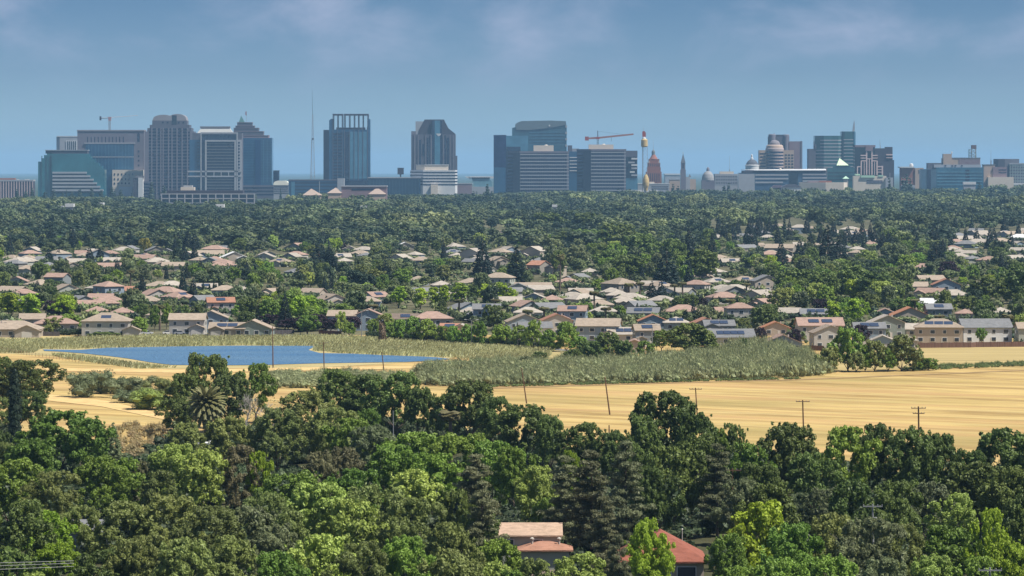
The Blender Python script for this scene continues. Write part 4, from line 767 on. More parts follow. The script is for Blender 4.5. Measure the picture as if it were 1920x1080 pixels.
class Site:
    def __init__(s, name, label, cat, xc, D):
        D = D * 1.24 if D >= 5600 else D; s.D = D; s.xc = xc; s.r = tag(empty(name, ((xc - CX) * D / F, D, 0)), label, cat)
    def x(s, p): return (p - s.xc) * s.D / F
    def z(s, p): return H - (p - YH) * s.D / F
    def X(s, *p): return [s.x(a) for a in p]
    def box(s, nm, m, x0, x1, yt, yb=None, d0=0, d1=34):
        b = MB(); b.box(s.x(x0), s.x(x1), d0, d1, 0 if yb is None else s.z(yb), s.z(yt)); return b.build(nm, m, s.r)
    def fp(s, nm, m, pts, yt, yb=None, grow=0):
        p = [(s.x(a), b) for a, b in pts]
        if grow:
            cx = sum(a for a, b in p) / len(p); cy = sum(b for a, b in p) / len(p)
            p = [(a + grow * (1 if a > cx else -1), b + grow * (1 if b > cy else -1)) for a, b in p]
        b = MB(); b.prism(p, 0 if yb is None else s.z(yb), s.z(yt)); return b.build(nm, m, s.r)
    def prof(s, nm, m, pts, d0=0, d1=34):
        b = MB(); b.xz([(s.x(a), s.z(b_)) for a, b_ in pts][::-1], d0, d1); return b.build(nm, m, s.r)
    def bands(s, m, x0, x1, yt, yb, n, fr=.5, d0=0, d1=34, nm='window_band', g=.35):
        z0, z1 = s.z(yb), s.z(yt); st = (z1 - z0) / n
        for i in range(n):
            z = z0 + i * st + st * (1 - fr) / 2; b = MB(); b.box(s.x(x0) - g, s.x(x1) + g, d0 - g, d1 + g, z, z + st * fr); b.build(nm, m, s.r)
    def piers(s, m, x0, x1, yt, yb, n, w=1.2, d0=0, nm='pier', g=.8):
        for i in range(n):
            x = s.x(x0) + (s.x(x1) - s.x(x0)) * i / (n - 1); b = MB(); b.box(x - w / 2, x + w / 2, d0 - g, d0 + .2, 0 if yb is None else s.z(yb), s.z(yt)); b.build(nm, m, s.r)
    def lathe(s, nm, m, xp, prof, d=10, n=24):       # prof: (radius px, row)
        b = MB(); b.lathe(s.x(xp), d, [(r * s.D / F, s.z(y)) for r, y in prof][::-1], n); return b.build(nm, m, s.r)
    def tube(s, nm, m, x0, y0, x1, y1, r, d=10, r1=None):
        b = MB(); b.tube((s.x(x0), d, s.z(y0)), (s.x(x1), d, s.z(y1)), r, r if r1 is None else r1, 6); return b.build(nm, m, s.r)
    def pyr(s, nm, m, x0, x1, yt, yb, d0=0, d1=30, xa=None):
        b = MB(); a, c = s.x(x0), s.x(x1); xm = s.x(xa if xa else (x0 + x1) / 2); z0 = s.z(yb)
        b.mesh([(a, d0, z0), (c, d0, z0), (c, d1, z0), (a, d1, z0), (xm, (d0 + d1) / 2, s.z(yt))], [(3, 2, 1, 0), (0, 1, 4), (1, 2, 4), (2, 3, 4), (3, 0, 4)]); return b.build(nm, m, s.r)
    def lattice(s, nm, m, x0, x1, yt, yb, d, r=.25, taper=1.0, n=10):
        b = MB(); xm = (s.x(x0) + s.x(x1)) / 2; hw = (s.x(x1) - s.x(x0)) / 2; z0 = s.z(yb) if yb else 0; z1 = s.z(yt)
        L = []
        for k in range(n + 1):
            f = k / n; h_ = hw * (1 + (taper - 1) * f); L.append([(xm + sx_ * h_, d + sy_ * h_, z0 + (z1 - z0) * f) for sx_, sy_ in ((-1, -1), (1, -1), (1, 1), (-1, 1))])
        for k in range(n):
            for c in range(4):
                b.tube(L[k][c], L[k + 1][c], r, r, 4); b.tube(L[k][c], L[k + 1][(c + 1) % 4], r * .6, r * .6, 3); b.tube(L[k + 1][c], L[k + 1][(c + 1) % 4], r * .6, r * .6, 3)
        return b.build(nm, m, s.r)

s = Site('office_block', 'low pinkish block with vertical ribs and red-brown penthouse at the far left', 'building', 20, 6200)
s.box('wall', DARK, -30, 62, 339); s.piers(cm_('rib', (.55, .42, .4)), -28, 61, 340, None, 19, 1.7); s.box('roof', BRICK, -20, 27, 334, 339.2, 8, 25); s.box('parapet', PALE, -30.5, 62.5, 337, 340, -1, 35)
for xx in (30, 45, 49): s.box('roof_vent', WHITE, xx, xx + 4, 337.5 - 1.5, 338.5, 10, 16)

s = Site('teal_glass_office', 'teal glass office stepping down on both sides, with tan banded lower floors', 'building', 134, 6150)
s.box('wall', TEALG, 97, 166, 288, None, 0, 40)
for a, b, t in ((71, 77, 303), (77, 82, 296.5), (82, 87.5, 290.5), (87.5, 97, 286)): s.box('left_wing', TEALG, a + .05, b, t, None, 3, 38)
for a in (77.6, 87.2, 94): s.box('mullion', GREENG, a, a + 1.4, 292, None, 1.5, 3)
for a, b, t in ((166, 171, 293), (171, 177, 299), (177, 184, 305), (184, 190, 311), (190, 196, 317)): s.box('right_wing', TEALG, a + .05, b, t, None, 2, 38)
s.box('roof', DARK, 85, 163, 281, 287.9, 3, 36); s.box('cornice', PALE, 84, 164, 281, 282.2, 2, 37)
for i in range(6):
    yy = 322 + i * 6.6; x1 = min(194, 163 + i * 6.2); s.box('balcony_band', PALE, 98.5, x1, yy, yy + 3.4, -2.2 - i * .6, 2)
    s.box('window_band', BLK, 99, x1 - .6, yy + 3.5, yy + 6.5, -1.4 - i * .6, 1.9)

s = Site('curved_white_tower', 'pale rounded tower with dark stripes rising behind the teal glass office', 'building', 126, 6500)
s.fp('wall', PALE, [(105, 8), (107, 2), (112, 0), (150, 0), (150, 34), (105, 34)], 256); s.box('recess', WHITE, 124, 146, 264, 283, -1, .1)
s.piers(BLK, 127.5, 142, 264.5, 282, 5, 1.7, -.8, 'window_strip'); s.box('parapet', WHITE, 107, 148, 255, 256.4, -.5, 33)

s = Site('concrete_courthouse', 'broad concrete tower with a row of slots and a large blue glass recess', 'building', 207, 6320)
s.box('wall', STONE, 145, 270, 244.5, None, 0, 45); s.box('parapet', cm_('cornice', (.24, .21, .22)), 144.4, 270.6, 243.6, 246, -1, 46)
for i in range(11): s.box('slot_window', GL, 163.6 + i * 6.7, 165.2 + i * 6.7, 256.5, 267, -.3, .2)
s.box('slot_window', GL, 257.5, 262, 250, 266, -.3, .2)
s.box('glass_wall', BLUEG, 161, 251, 270, 318, -1.2, .3); s.box('glass_wall', BLUEG, 161, 212, 318.2, None, -1.2, .3); s.box('ledge', PALE, 161, 251, 293.5, 295, -2, 0); s.box('ledge', PALE, 158, 253.5, 267.5, 269.5, -2, 0); s.piers(LBLUE, 166, 248, 270.5, 318, 14, .8, -1.2, 'mullion')
for y in (282, 291, 299.5, 308.5, 318): s.box('small_window', GL, 258.6, 261.4, y, y + 3.5, -.3, .2)
s.box('lower_block', CREAM, 212, 270, 318.5, None, -14, -.1)
for r_, y in enumerate((325, 334, 342)):
    for i in range(6 if r_ == 0 else 5): s.box('small_window', GL, 215 + i * 6.8, 217.4 + i * 6.8, y, y + 3.4, -14.5, -13.9)
s.box('entrance', WHITE, 224, 250, 350, None, -18, -14.2)
s = Site('narrow_white_tower', 'slim dark and white slab standing between the concrete tower and the round-topped tower', 'building', 260, 6180)
s.box('wall', DARK, 250, 259, 334, None, 0, 14); s.box('wall', WHITE, 259.2, 268, 333, None, -1, 14); s.box('roof', ROOF, 254, 270, 329.5, 333, -1, 15)

s = Site('tower_crane', 'small red and white tower crane above the concrete tower', 'crane', 205, 6450)
s.lattice('mast', PALE, 203.4, 206.6, 224, 262, 6, .55, n=10); s.box('cab', cm_('faded_red', (.36, .2, .2)), 202.5, 208, 219, 226.5, 4, 9); s.tube('counter_jib', STEEL, 188, 221.5, 203, 221, 1.1, 6); s.box('counterweight', DARK, 186, 189.5, 218, 225.5, 5, 8); s.tube('jib', cm_('jib', (.6, .45, .4)), 208, 220, 258, 216.5, .35, 6)

s = Site('round_topped_tower', 'tall grey-violet tower with a stepped crown of rounded vaults', 'skyscraper', 318, 6250)
for a, b, t, k in ((271.5, 364, 246.5, 0), (276, 359, 240, 1.5), (280.5, 355, 234, 3)): s.box('wall', MID_, a, b, t, None if k == 0 else 247, k, 52 - k)
s.box('wall', MID_, 285, 350, 226, 234.5, 4.5, 47)
arch = lambda x0, x1, yt, yb, n=14: [(x0 + (x1 - x0) * i / n, yb - (yb - yt) * math.sqrt(max(0, 1 - (2 * i / n - 1) ** 2)) ** .8) for i in range(n + 1)]
s.prof('vault', cm_('vault', (.26, .24, .25)), arch(285, 326, 215, 226.2), 5, 46); s.prof('vault', cm_('vault', (.26, .24, .25)), arch(314, 350, 213.6, 226.2), 4.4, 46.5)
for i in range(21):
    yy = 240.5 + i * 6.05; a, b = (275, 360) if yy > 246 else (280, 354); s.box('window_band', GL, a + 2, b - 2, yy, yy + 3.1, -.4 if yy > 246 else 1, 1.7)
for x in (284.5, 294, 301.5, 306, 316, 322.5, 332, 341.5, 351.5): s.box('pier', STONE, x - 1.2, x + 1.2, 240, None, -1.1, 1.5)
s.box('centre_bay', BLK, 322.5, 331, 216, 240, 3.9, 4.6); s.box('pier', STONE, 271.2, 279, 246.5, None, -1.1, 1); s.box('pier', STONE, 356, 364, 246.5, None, -1.1, 1)
for x in (305, 314, 335, 344): s.box('small_window', GL, x - 1.5, x + 1.5, 228, 231, 4, 4.7)
s.box('podium', MID_, 262, 285, 340, None, -16, -1.2); s.bands(GL, 263, 284, 342, 372, 5, .45, -16, -1.3)

s = Site('framed_office_tower', 'square tower with pale frames round dark glass and a low hipped roof', 'skyscraper', 408, 6120)
s.box('wall', BLUEG, 355, 376, 262, None, 3, 40); s.box('wall', MID_, 360, 453, 249.5, None, 4, 44); s.box('glass_wall', GL, 378, 444, 252, None, -.5, 3.9)
for i in range(17): s.box('floor_band', cm_('spandrel', (.10, .105, .115)), 386, 440, 268 + i * 5.6, 269.8 + i * 5.6, -1, -.4)
for a, b, t, bt in ((376, 378, 248, None), (443.5, 446, 248, None), (378, 443.5, 248, 250.5), (384.5, 387.5, 262.5, None), (439.5, 442.6, 262.5, None), (387.5, 439.5, 262.5, 265.5), (352, 453, 320, 322.8), (352, 453, 329.4, 332)): s.box('frame', PALE, a, b, t, bt, -2, -.45 if a > 356 else 0)
for x in (400.5, 414, 428): s.box('frame', PALE, x, x + 1.6, 322.9, 329.3, -2, -.5)
s.box('opening', BLK, 388, 439, 323, 329.3, -1.4, -1.01)
for i in range(16):
    y = 266 + i * 5.9; s.box('small_window', GL, 446.6, 449.6, y, y + 3, -.6, 4.2); s.box('small_window', GL, 370, 372.6, y, y + 3, 2.2, 4.2)
s.box('frame', PALE, 446, 452.8, 262, None, 0, 3.9)
b = MB(); zz0, zz1 = s.z(249.5), s.z(239.5); b.mesh([(s.x(369), 8, zz0), (s.x(436), 8, zz0), (s.x(436), 40, zz0), (s.x(369), 40, zz0), (s.x(376), 16, zz1), (s.x(429), 16, zz1), (s.x(429), 32, zz1), (s.x(376), 32, zz1)], [(3, 2, 1, 0), (0, 1, 5, 4), (1, 2, 6, 5), (2, 3, 7, 6), (3, 0, 4, 7), (4, 5, 6, 7)]); b.build('roof', cm_('metal_roof', (.36, .36, .34)), s.r); s.box('penthouse', ROOF, 374, 430, 236.8, 240, 14, 34)

s = Site('blue_pyramid_tower', 'blue glass tower stepping up to a small green pyramid and flagpole', 'skyscraper', 480, 6380)
s.box('wall', BLUEG, 452, 510, 258.5, None, 0, 44); s.box('glass_wall', cg('deep_blue', (.008, .04, .11)), 478, 489, 262, 350, -1, .2); s.piers(LBLUE, 494, 508, 262, 342, 3, 1.0); s.bands(cg('band_blue', (.03, .10, .18)), 455, 509, 262, 342, 16, .25, g=.25, nm='floor_band')
for a, b_, t, q, k in ((438, 503, 253.5, 258.6, 1), (438, 493, 246, 253.6, 3), (438, 484, 239.5, 246.1, 5), (441, 476, 235.5, 239.6, 7), (444, 472, 229, 235.6, 9)): s.box('stepped_tier', MID_ if k != 1 else PINK, a, b_, t, q, k, 44 - k); s.box('ledge', PINK, a - .4, b_ + .4, t, t + 1, k - .6, 44)
s.pyr('roof', cm_('copper', (.07, .16, .15)), 445.5, 460, 216.5, 233.5, 10, 24, 451); s.tube('flagpole', PALE, 461.5, 230, 461.5, 208, .3, 12); s.box('flag', RED, 459.5, 461.5, 209, 216, 11.9, 12.1)
s.box('base', MID_, 452, 523, 347, None, -6, -.2); s.bands(GL, 453, 522, 349, 368, 3, .4, -6, -.3)
s = Site('dark_box_building', 'small plain dark block beside the blue pyramid tower', 'building', 517, 6500); s.box('wall', GL, 509, 523, 320, None, 0, 25); s.box('parapet', DARK, 508.8, 523.3, 319.5, 321, -.5, 25.5)

s = Site('parking_structure', 'long low building with a grid of white columns in front of the framed tower', 'building', 400, 5550)
s.box('wall', cg('grid_glass', (.04, .07, .11)), 302, 478, 364, None, 0, 40)
for y in (363, 371.5, 380, 388): s.box('slab', PALE, 301.5, 478.5, y - .2, y + 1.6, -1.2, .2)
s.piers(PALE, 303, 477, 364, None, 13, 1.6, 0, 'column', 1.5); s.box('upper_deck', DARK, 312, 455, 357, 362.8, 4, 38); s.box('penthouse', CREAM, 338, 364, 351, 357, 6, 20); s.box('penthouse', PALE, 343, 360, 347.5, 351, 8, 18)
for x in (448, 451): s.lathe('roof_tank', WHITE, x, [(1.6, 357), (2, 359), (2, 363)], 8, 10)
s = Site('white_vaulted_hall', 'small white building with curved roof and banded windows right of the blue tower', 'building', 527, 6250)
s.box('wall', PALE, 513, 541, 347, None, 0, 24); s.bands(DARK, 514, 540, 348.5, 364, 4, .4, 0, 24); s.prof('roof', cm_('vault_roof', (.85, .82, .68)), [(512.5, 347.2), (513, 343), (516, 340), (520, 339), (534, 339), (538, 340), (541, 343), (541.5, 347.2)], -.6, 25)
s = Site('long_dark_office', 'long low dark glass office with a pale end block, below the radio mast', 'building', 590, 6150)
s.box('wall', BLUEG, 541, 633, 337.5, None, 0, 36); s.bands(cg('dk', (.015, .03, .06)), 553, 632, 340, 365, 4, .5); s.box('end_block', PALE, 632.5, 645, 334.5, None, -1, 30); s.box('parapet', MID_, 540.5, 633, 336.5, 338.5, -1, 37); s.box('corner_glass', LBLUE, 546, 553, 341, None, -1, 0.1); s.box('divider', PALE, 598.5, 599.6, 340, None, -1, .1)
s = Site('low_pink_hall', 'low pinkish building behind the tan tent roofs', 'building', 670, 5590); s.box('wall', PINK, 640, 725, 350, None, 0, 30); s.box('roof', PALE, 639, 726, 348, 350.2, -1, 31); s.bands(GL, 660, 700, 352, 358, 1, .5, 0, 1)
for i, (xa, x0, x1, yt, yb, lb) in enumerate(((583, 567, 603, 353.5, 366, 'leftmost of the three tan pyramid roofs poking above the trees'), (629, 613, 641, 351.5, 362, 'middle one of the three tan pyramid roofs poking above the trees'), (707, 690, 724, 351.5, 364, 'rightmost of the three tan pyramid roofs poking above the trees'))):
    s = Site('pyramid_roof_hall', lb, 'building', xa, 5580); s.pyr('roof', cm_('tent_tan', (.36, .28, .23)), x0, x1, yt, yb, 0, 24, xa); s.box('wall', TAN, x0 + 2, x1 - 2, yb, None, 1, 23)
    s.box('ridge_vent', cm_('tent_dark', (.3, .22, .18)), xa - 1.2, xa + 1.2, yt - .2, yt + 1.4, 11, 13)

s = Site('radio_mast', 'very tall thin lattice radio mast between the blue tower and the open-crowned tower', 'mast', 586, 6600)
s.lattice('lower_mast', STEEL, 582, 590.5, 262, None, 8, .42, .45, 16); s.lattice('upper_mast', STEEL, 584.2, 587.4, 215, 262.2, 8, .4, .5, 8); s.tube('antenna', DARK, 585.6, 215, 585, 168, .45, 8, .15); s.tube('side_mast', STEEL, 581, 345, 583.5, 262, .3, 10)
s.lathe('platform', DARK, 586.5, [(2, 259), (2, 262)], 8, 10)

s = Site('open_crown_tower', 'blue glass tower whose crown is an open frame showing sky', 'skyscraper', 650, 6280)
s.box('wall', BLUEG, 617, 694, 243, None, 0, 46); s.fp('shoulder', MID_, [(606, 10), (617.2, 2), (617.2, 40), (606, 40)], 243.5)
s.prof('shoulder', BLUEG, [(617, 243.2), (617, 226), (620.5, 223), (624, 223), (624, 243.2)], 1, 45); s.prof('shoulder', BLUEG, [(687.5, 243.2), (690.5, 222.5), (694, 223.5), (694, 243.2)], 1, 45)
s.box('light_glass', LBLUE, 656, 688, 247, 335, -.5, .1)
s.box('dark_glass', GL, 645, 655.5, 247, 340, -.5, .1)
for i in range(15): s.box('floor_band', GL, 625, 642, 249 + i * 6, 252.8 + i * 6, -.4, .1)
for a, b_ in ((623.5, 642.5), (645, 690.3)): s.box('crown_beam', DARK, a, b_, 213.4, 216.4, 0, 44)
for x in (624.4, 633, 641.6, 646, 655, 664, 672, 680.5, 689.5): s.box('crown_post', DARK, x - .75, x + .75, 216.4, 243, 0, 2); s.box('crown_post', DARK, x - .6, x + .6, 216.4, 243, 42, 44); s.box('mullion', MID_, x - .45, x + .45, 243, None, -1.2, -.55)
s.box('plant_room', MID_, 630, 684, 239, 243.2, 8, 36); s.box('base', GL, 617.5, 690, 338, None, -3, -.6)

s = Site('low_dark_hall', 'low dark blue glass building right of the open-crowned tower', 'building', 742, 6080)
s.box('wall', cg('hallg', (.012, .04, .08)), 690, 788, 333.5, None, 0, 34); s.box('parapet', PALE, 689.5, 788.5, 332.4, 334, -1, 35); s.piers(cg('hallm', (.03, .07, .11)), 694, 785, 336, None, 16, 1.2)
s = Site('rooftop_sign', 'dark square panel on a short post above the low dark hall', 'sign', 751, 6200); s.box('panel', DARK, 745.3, 757, 315, 327, 0, 3); s.lathe('post', DARK, 751, [(2, 327), (1.2, 329), (1.2, 345)], 1.5, 8); s.box('panel_edge', MID_, 745, 757.3, 314.6, 315.4, -.3, 3.3)

s = Site('notched_tower', 'grey tower with sloping shoulders and a tall glass notch in the middle', 'skyscraper', 814, 6420)
s.box('wall', MID_, 771, 854, 252, None, 0, 48); s.box('wall', MID_, 854, 857, 292, None, 3, 45); s.prof('shoulder', DARK, [(784, 252.3), (785, 244), (796, 224), (832, 224), (840, 240), (853.5, 251), (853.5, 252.3)], 3, 45)
s.box('shoulder', STONE, 771, 780, 246, 252.4, 1, 40); s.box('shoulder', PALE, 779, 795, 227.5, 252.4, 4, 40)
s.box('glass_notch', GL, 810, 829, 226, None, -1, 3.1); s.box('glass_notch', LBLUE, 815, 825, 226, None, -1.6, -.9); s.prof('bright_notch', WHITE, [(817, 250.5), (827.5, 250.5), (825, 254.5), (822, 255.5)], -2, -1.61)
for x, t in ((786, 262), (792, 270), (800, 258), (805, 254), (833, 254), (838, 258)): s.box('glass_strip', GL, x, x + 3.5, t, 292 if x == 792 else None, -.4, .2)
for x in (776, 783, 797, 807.5, 830.5, 843, 849): s.box('pier', STONE, x, x + 2.2, 253, None, -1, .1)
s = Site('white_banded_office', 'tiered white office with dark window bands in front of the notched tower', 'building', 813, 6100)
s.fp('wall', WHITE, [(769, 16), (793, 0), (853.5, 0), (857, 4), (857, 40), (769, 40)], 319)
z0 = 322
for i in range(5): s.fp('window_band', GL, [(769, 16), (793, 0), (853.5, 0), (857, 4), (857, 40), (769, 40)], z0 + i * 5.7, z0 + i * 5.7 + 2.0, .4)
s.fp('penthouse', CREAM, [(780, 14), (796, 6), (840, 6), (840, 34), (780, 34)], 309.5, 319); s.fp('parapet', WHITE, [(780, 14), (796, 6), (840, 6), (840, 34), (780, 34)], 308.5, 309.6, .8); s.box('podium', CREAM, 808, 821, 346, None, -10, -.5)

s = Site('flared_arena', 'pale blue-green arena with a flared white roof edge between the towers', 'building', 903, 6700)
s.prof('wall', cg('arena', (.12, .25, .30), .3), [(884, 334), (916, 334), (922, 340), (924, 356), (893, 356)], 0, 60); s.box('roof', WHITE, 880, 920, 331, 332.6, -2, 62); s.box('fascia', DARK, 884, 918, 332.7, 335, -1, 61); s.prof('roof_wing', WHITE, [(872, 331), (882, 331.5), (883, 336), (877, 334)], 0, 50); s.prof('roof_wing', WHITE, [(918, 331), (928, 331), (924, 335), (917, 334)], 0, 50)
s.box('base', PALE, 880, 930, 350, None, -4, -.1); s = Site('low_tan_wing', 'low pinkish wing left of the flared arena', 'building', 872, 6650); s.box('wall', PINK, 855, 885, 345, None, 0, 25); s.box('roof', PALE, 854.5, 885.5, 343.5, 345.1, -.5, 25.5)

s = Site('curved_glass_tower', 'wide blue-green glass tower with a curved roofline and violet left end', 'skyscraper', 995, 6450)
s.fp('wall', LBLUE, [(949, 0), (990, 0), (990, 50), (949, 50)], 254.5); s.fp('left_end', PURG, [(925.5, 14), (949.2, 0), (949.2, 50), (925.5, 50)], 253)
s.box('dark_base', BLUEG, 926, 948, 314, None, -1, 16); s.box('dark_glass', GL, 949.5, 976, 275, None, -1, -.05)
s.prof('upper_wall', cg('curved', (.035, .10, .14)), [(960, 256), (960, 240), (966, 238.5), (966, 233), (971, 229.5), (978, 227), (1000, 226.5), (1030, 226), (1061, 227), (1062.5, 240), (1062.5, 400), (960, 400)], .8, 52)
s.prof('roof_screen', cm_('screen', (.13, .17, .19)), [(966, 233), (971, 229.5), (978, 227), (1000, 226.5), (1030, 226), (1061, 227), (1061, 234), (1030, 240), (990, 244), (968, 243)], -.4, .79)
for y in range(248, 272, 6): s.box('floor_band', LBLUE, 992, 1061, y, y + .8, .2, .85)
s.box('small_dish', WHITE, 1029, 1031.5, 234, 237, -1.5, -.4)
for i, y in enumerate((235, 247, 259, 271)): s.box('balcony', STEEL, 1060, 1063.5, y, y + 4, 0, 10)
def bandoffice(name, label, xc, D, xl, xs, xr, yt, n, penth, xe=0):
    s = Site(name, label, 'building', xc, D)
    pts = [(xl, 22), (xs, 0), (xr, 0), (xr + .5, 34), (xl + 4, 40)]
    s.fp('wall', MID_, pts, yt); s.fp('cornice', STONE, pts, yt - .5, yt + 2.6, .8)
    s.box('glass_wall', cg('officeg', (.03, .035, .075)), xs + 1, xr - 3, yt + 5, None, -.5, .1)
    z0 = yt + 5
    for i in range(n): s.box('floor_band', PALE, xs, xr, z0 + i * 6.45, z0 + i * 6.45 + 1.6, -1.5, -.3)
    s.piers(MID_, xs + 1.5, xr - 4, yt + 5, None, 22, .5, -.4, 'mullion', .35); s.box('corner_pier', STONE, xr - 3.5, xr, yt + 3, None, -1.3, .1)
    for i in range(n): s.box('side_band', cg('officeg', (.03, .035, .075)), xl + .5, xs - 1, z0 + i * 6.45 + 2, z0 + i * 6.45 + 5, 12, 20)
    s.box('penthouse', CREAM, penth[0], penth[1], penth[2], yt, 8, 28); s.lathe('roof_tank', CREAM, (penth[0] + penth[1]) / 2 + 5, [(2, penth[2] - 1.3), (3.5, penth[2] + .2)], 12, 10); return s
s = bandoffice('banded_office', 'broad office with pale horizontal floor bands in front of the curved glass tower', 1010, 6150, 951, 975, 1066.5, 284, 12, (1000.5, 1038, 272.5))
s.box('dark_wing', GL, 949, 952, 278, None, 20, 36)
s = bandoffice('banded_office', 'matching banded office to the right, below the red crane', 1120, 6200, 1082, 1108, 1173.5, 280, 12, (1104, 1150.5, 271))
s = Site('open_side_block', 'unfinished-looking dark block with white balconies joining the right banded office', 'building', 1184, 6230)
s.box('wall', GL, 1173.5, 1195, 294, None, 4, 30); s.box('top', MID_, 1173.6, 1195.3, 282.5, 294, 0, 32); s.box('lower_wall', LBLUE, 1173.8, 1195.6, 334, None, 2, 31)
for i, (x, y) in enumerate(((1184, 296), (1178, 303), (1184, 308), (1184, 314), (1181, 321), (1184, 327))): s.box('balcony', PALE if i % 2 else WHITE, x, 1195.5 if x > 1182 else 1190, y, y + 3, 0, 4.1)
s = Site('linking_block', 'narrow block with white ledges between the two banded offices', 'building', 1075, 6330)
s.box('wall', BLUEG, 1064, 1085, 284, None, 0, 28); s.box('plant_room', MID_, 1064.5, 1073, 272.5, 284.2, 4, 18); s.box('plant_room', STEEL, 1073, 1086, 278.5, 284.2, 6, 20)
for i in range(5): s.box('ledge', WHITE, 1068, 1083, 294.5 + i * 6.2, 296 + i * 6.2, -1.2, .1)
s = Site('tower_crane', 'large red and orange tower crane above the right banded office', 'crane', 1121, 6350)
s.lattice('mast', DARK, 1119.6, 1122.4, 258, 290, 8, .4, n=6); s.box('cab', RED, 1118, 1124, 256.5, 261, 6, 10); s.tube('apex', DARK, 1121, 258, 1121, 245, .9, 8); s.prof('jib', ORANGE, [(1124, 256.5), (1188, 250), (1188, 253), (1124, 260)], 7, 9); s.prof('counter_jib', ORANGE, [(1102, 258), (1118, 256.5), (1118, 260.5), (1102, 261)], 7, 9); s.box('counterweight', RED, 1097, 1104, 256, 263.5, 6, 10); s.tube('hook_cable', DARK, 1146.5, 257, 1146.5, 265, .3, 8)
s.tube('stay_cable', DARK, 1121, 246, 1170, 252, .15, 8)

s = Site('lattice_sign_tower', 'slender lattice mast with red cap, golden drum and egg-shaped golden bulb', 'mast', 1208, 5600)
s.tube('pole', cm_('pole', (.16, .13, .12)), 1205, 400, 1204.6, 262, .55, 0); s.lattice('lattice', STEEL, 1206.5, 1214, 275, 328, 4, .22, 1, 7)
s.lathe('drum', GOLD, 1208.4, [(3.5, 260), (6.2, 262.5), (6.4, 274), (4, 276)], 3, 20); s.prof('cap', RED, [(1204.5, 246.5), (1208, 245.5), (1211, 249), (1211, 256.5), (1204.5, 256.5)], 1, 5); s.lathe('collar', WHITE, 1207.6, [(2.4, 256.6), (3.8, 260)], 3, 12); s.tube('antenna', STEEL, 1206.5, 246, 1206.3, 237, .2, 3)
s.lathe('bulb', GOLD, 1211.3, [(1.2, 326.5), (3.6, 330), (5.4, 336), (6.1, 342), (5.6, 348), (4, 353), (3.2, 358)], 3, 20); s.lathe('base', PALE, 1210.5, [(3, 357), (4.5, 366)], 3, 12)
s = Site('white_low_building', 'low white building with a plain roof behind the lattice mast', 'building', 1225, 6300)
s.box('wall', PALE, 1196, 1255, 345, None, 0, 30); s.box('upper_wall', CREAM, 1218, 1227, 341, 345.2, 4, 20); s.box('roof', WHITE, 1195.5, 1255.5, 344, 345.4, -.5, 31); s.bands(DARK, 1222, 1253, 348, 356, 2, .35, 0, 1)
s = Site('white_awning_hall', 'long low hall with a bright white roof at the foot of the lattice mast', 'building', 1202, 5800); s.box('roof', WHITE, 1174, 1234, 356.3, 359.8, -2, 18); s.box('wall', PALE, 1176, 1232, 359.8, None, 0, 16)

s = Site('brick_domed_tower', 'red brick tiered tower tapering to a small cupola and spire', 'tower', 1226, 6500)
for a, b, t, k in ((1211.5, 1240.5, 322, 0), (1213.5, 1239, 314, 1.5), (1215, 1238, 305, 3), (1216.5, 1236.5, 298, 5)): s.box('tier', BRICK, a, b, t, None if k == 0 else 323, k, 27 - k)
for x in (1215, 1219, 1223, 1227, 1231, 1235): s.box('window_strip', DARK, x, x + 1.4, 325, 341, -.3, .2); s.box('window_strip', DARK, x + .5, x + 1.6, 306.5, 312, 2.6, 3.2)
s.lathe('dome', BRICK, 1226, [(3.2, 290), (5.5, 294), (8.2, 298.3)], 13.5, 16); s.lathe('cupola', cm_('cupola', (.16, .17, .16)), 1225.5, [(.6, 280.5), (2.8, 283), (3.2, 285), (3.2, 292)], 13.5, 12); s.tube('spire', STEEL, 1225.5, 281, 1225.2, 262, .45, 13.5, .1)
for x in (1217.5, 1235.5): s.pyr('pinnacle', TAN, x - 1.4, x + 1.4, 301, 306, 3, 6)
s = Site('church_spire', 'pale stone church tower with a slim pointed spire', 'church', 1281, 6450)
s.box('tower', STONE, 1276, 1286, 318, None, 0, 9); s.box('belfry', STONE, 1277, 1285, 305, 318.2, 1, 8); s.pyr('spire', cm_('slate', (.12, .13, .15)), 1276.5, 1285.5, 287.5, 306, .4, 8.6); s.tube('finial', GOLD, 1280.9, 289, 1280.8, 285, .3, 4.4); s.box('louvre', DARK, 1279.5, 1282.5, 308, 315, .6, 1.1)
s.box('nave', PALE, 1284, 1294, 332, None, 2, 30); s.box('nave', TAN, 1294.1, 1305, 336, None, 4, 30); s.pyr('spirelet', cm_('slate', (.12, .13, .15)), 1291, 1296, 326, 332, 2, 6)
s = Site('low_tan_wing', 'low tan block left of the church spire', 'building', 1266, 6400); s.box('wall', TAN, 1255, 1275, 337, None, 0, 18); s.box('roof', PALE, 1254.5, 1275.5, 336, 337.2, -.5, 18.5)
s = Site('white_storage_roofs', 'bright white flat roof in the haze behind the church spire', 'building', 1262, 8600); s.box('roof', WHITE, 1246, 1276, 325.5, 328, 0, 60); s.box('wall', PALE, 1247, 1275, 328, None, 1, 58)
s = Site('cathedral_dome', 'grey church dome with a lantern above the trees', 'church', 1328, 6350)
s.box('wall', STONE, 1316, 1340, 338, None, 0, 24); s.lathe('dome', cm_('dome', (.27, .27, .27)), 1328, [(1.6, 320.5), (6, 322.5), (9.5, 327), (11.2, 333), (11.5, 338)], 12, 24); s.lathe('lantern', STONE, 1328, [(.5, 313), (2.8, 316), (3.2, 320.8)], 12, 12)
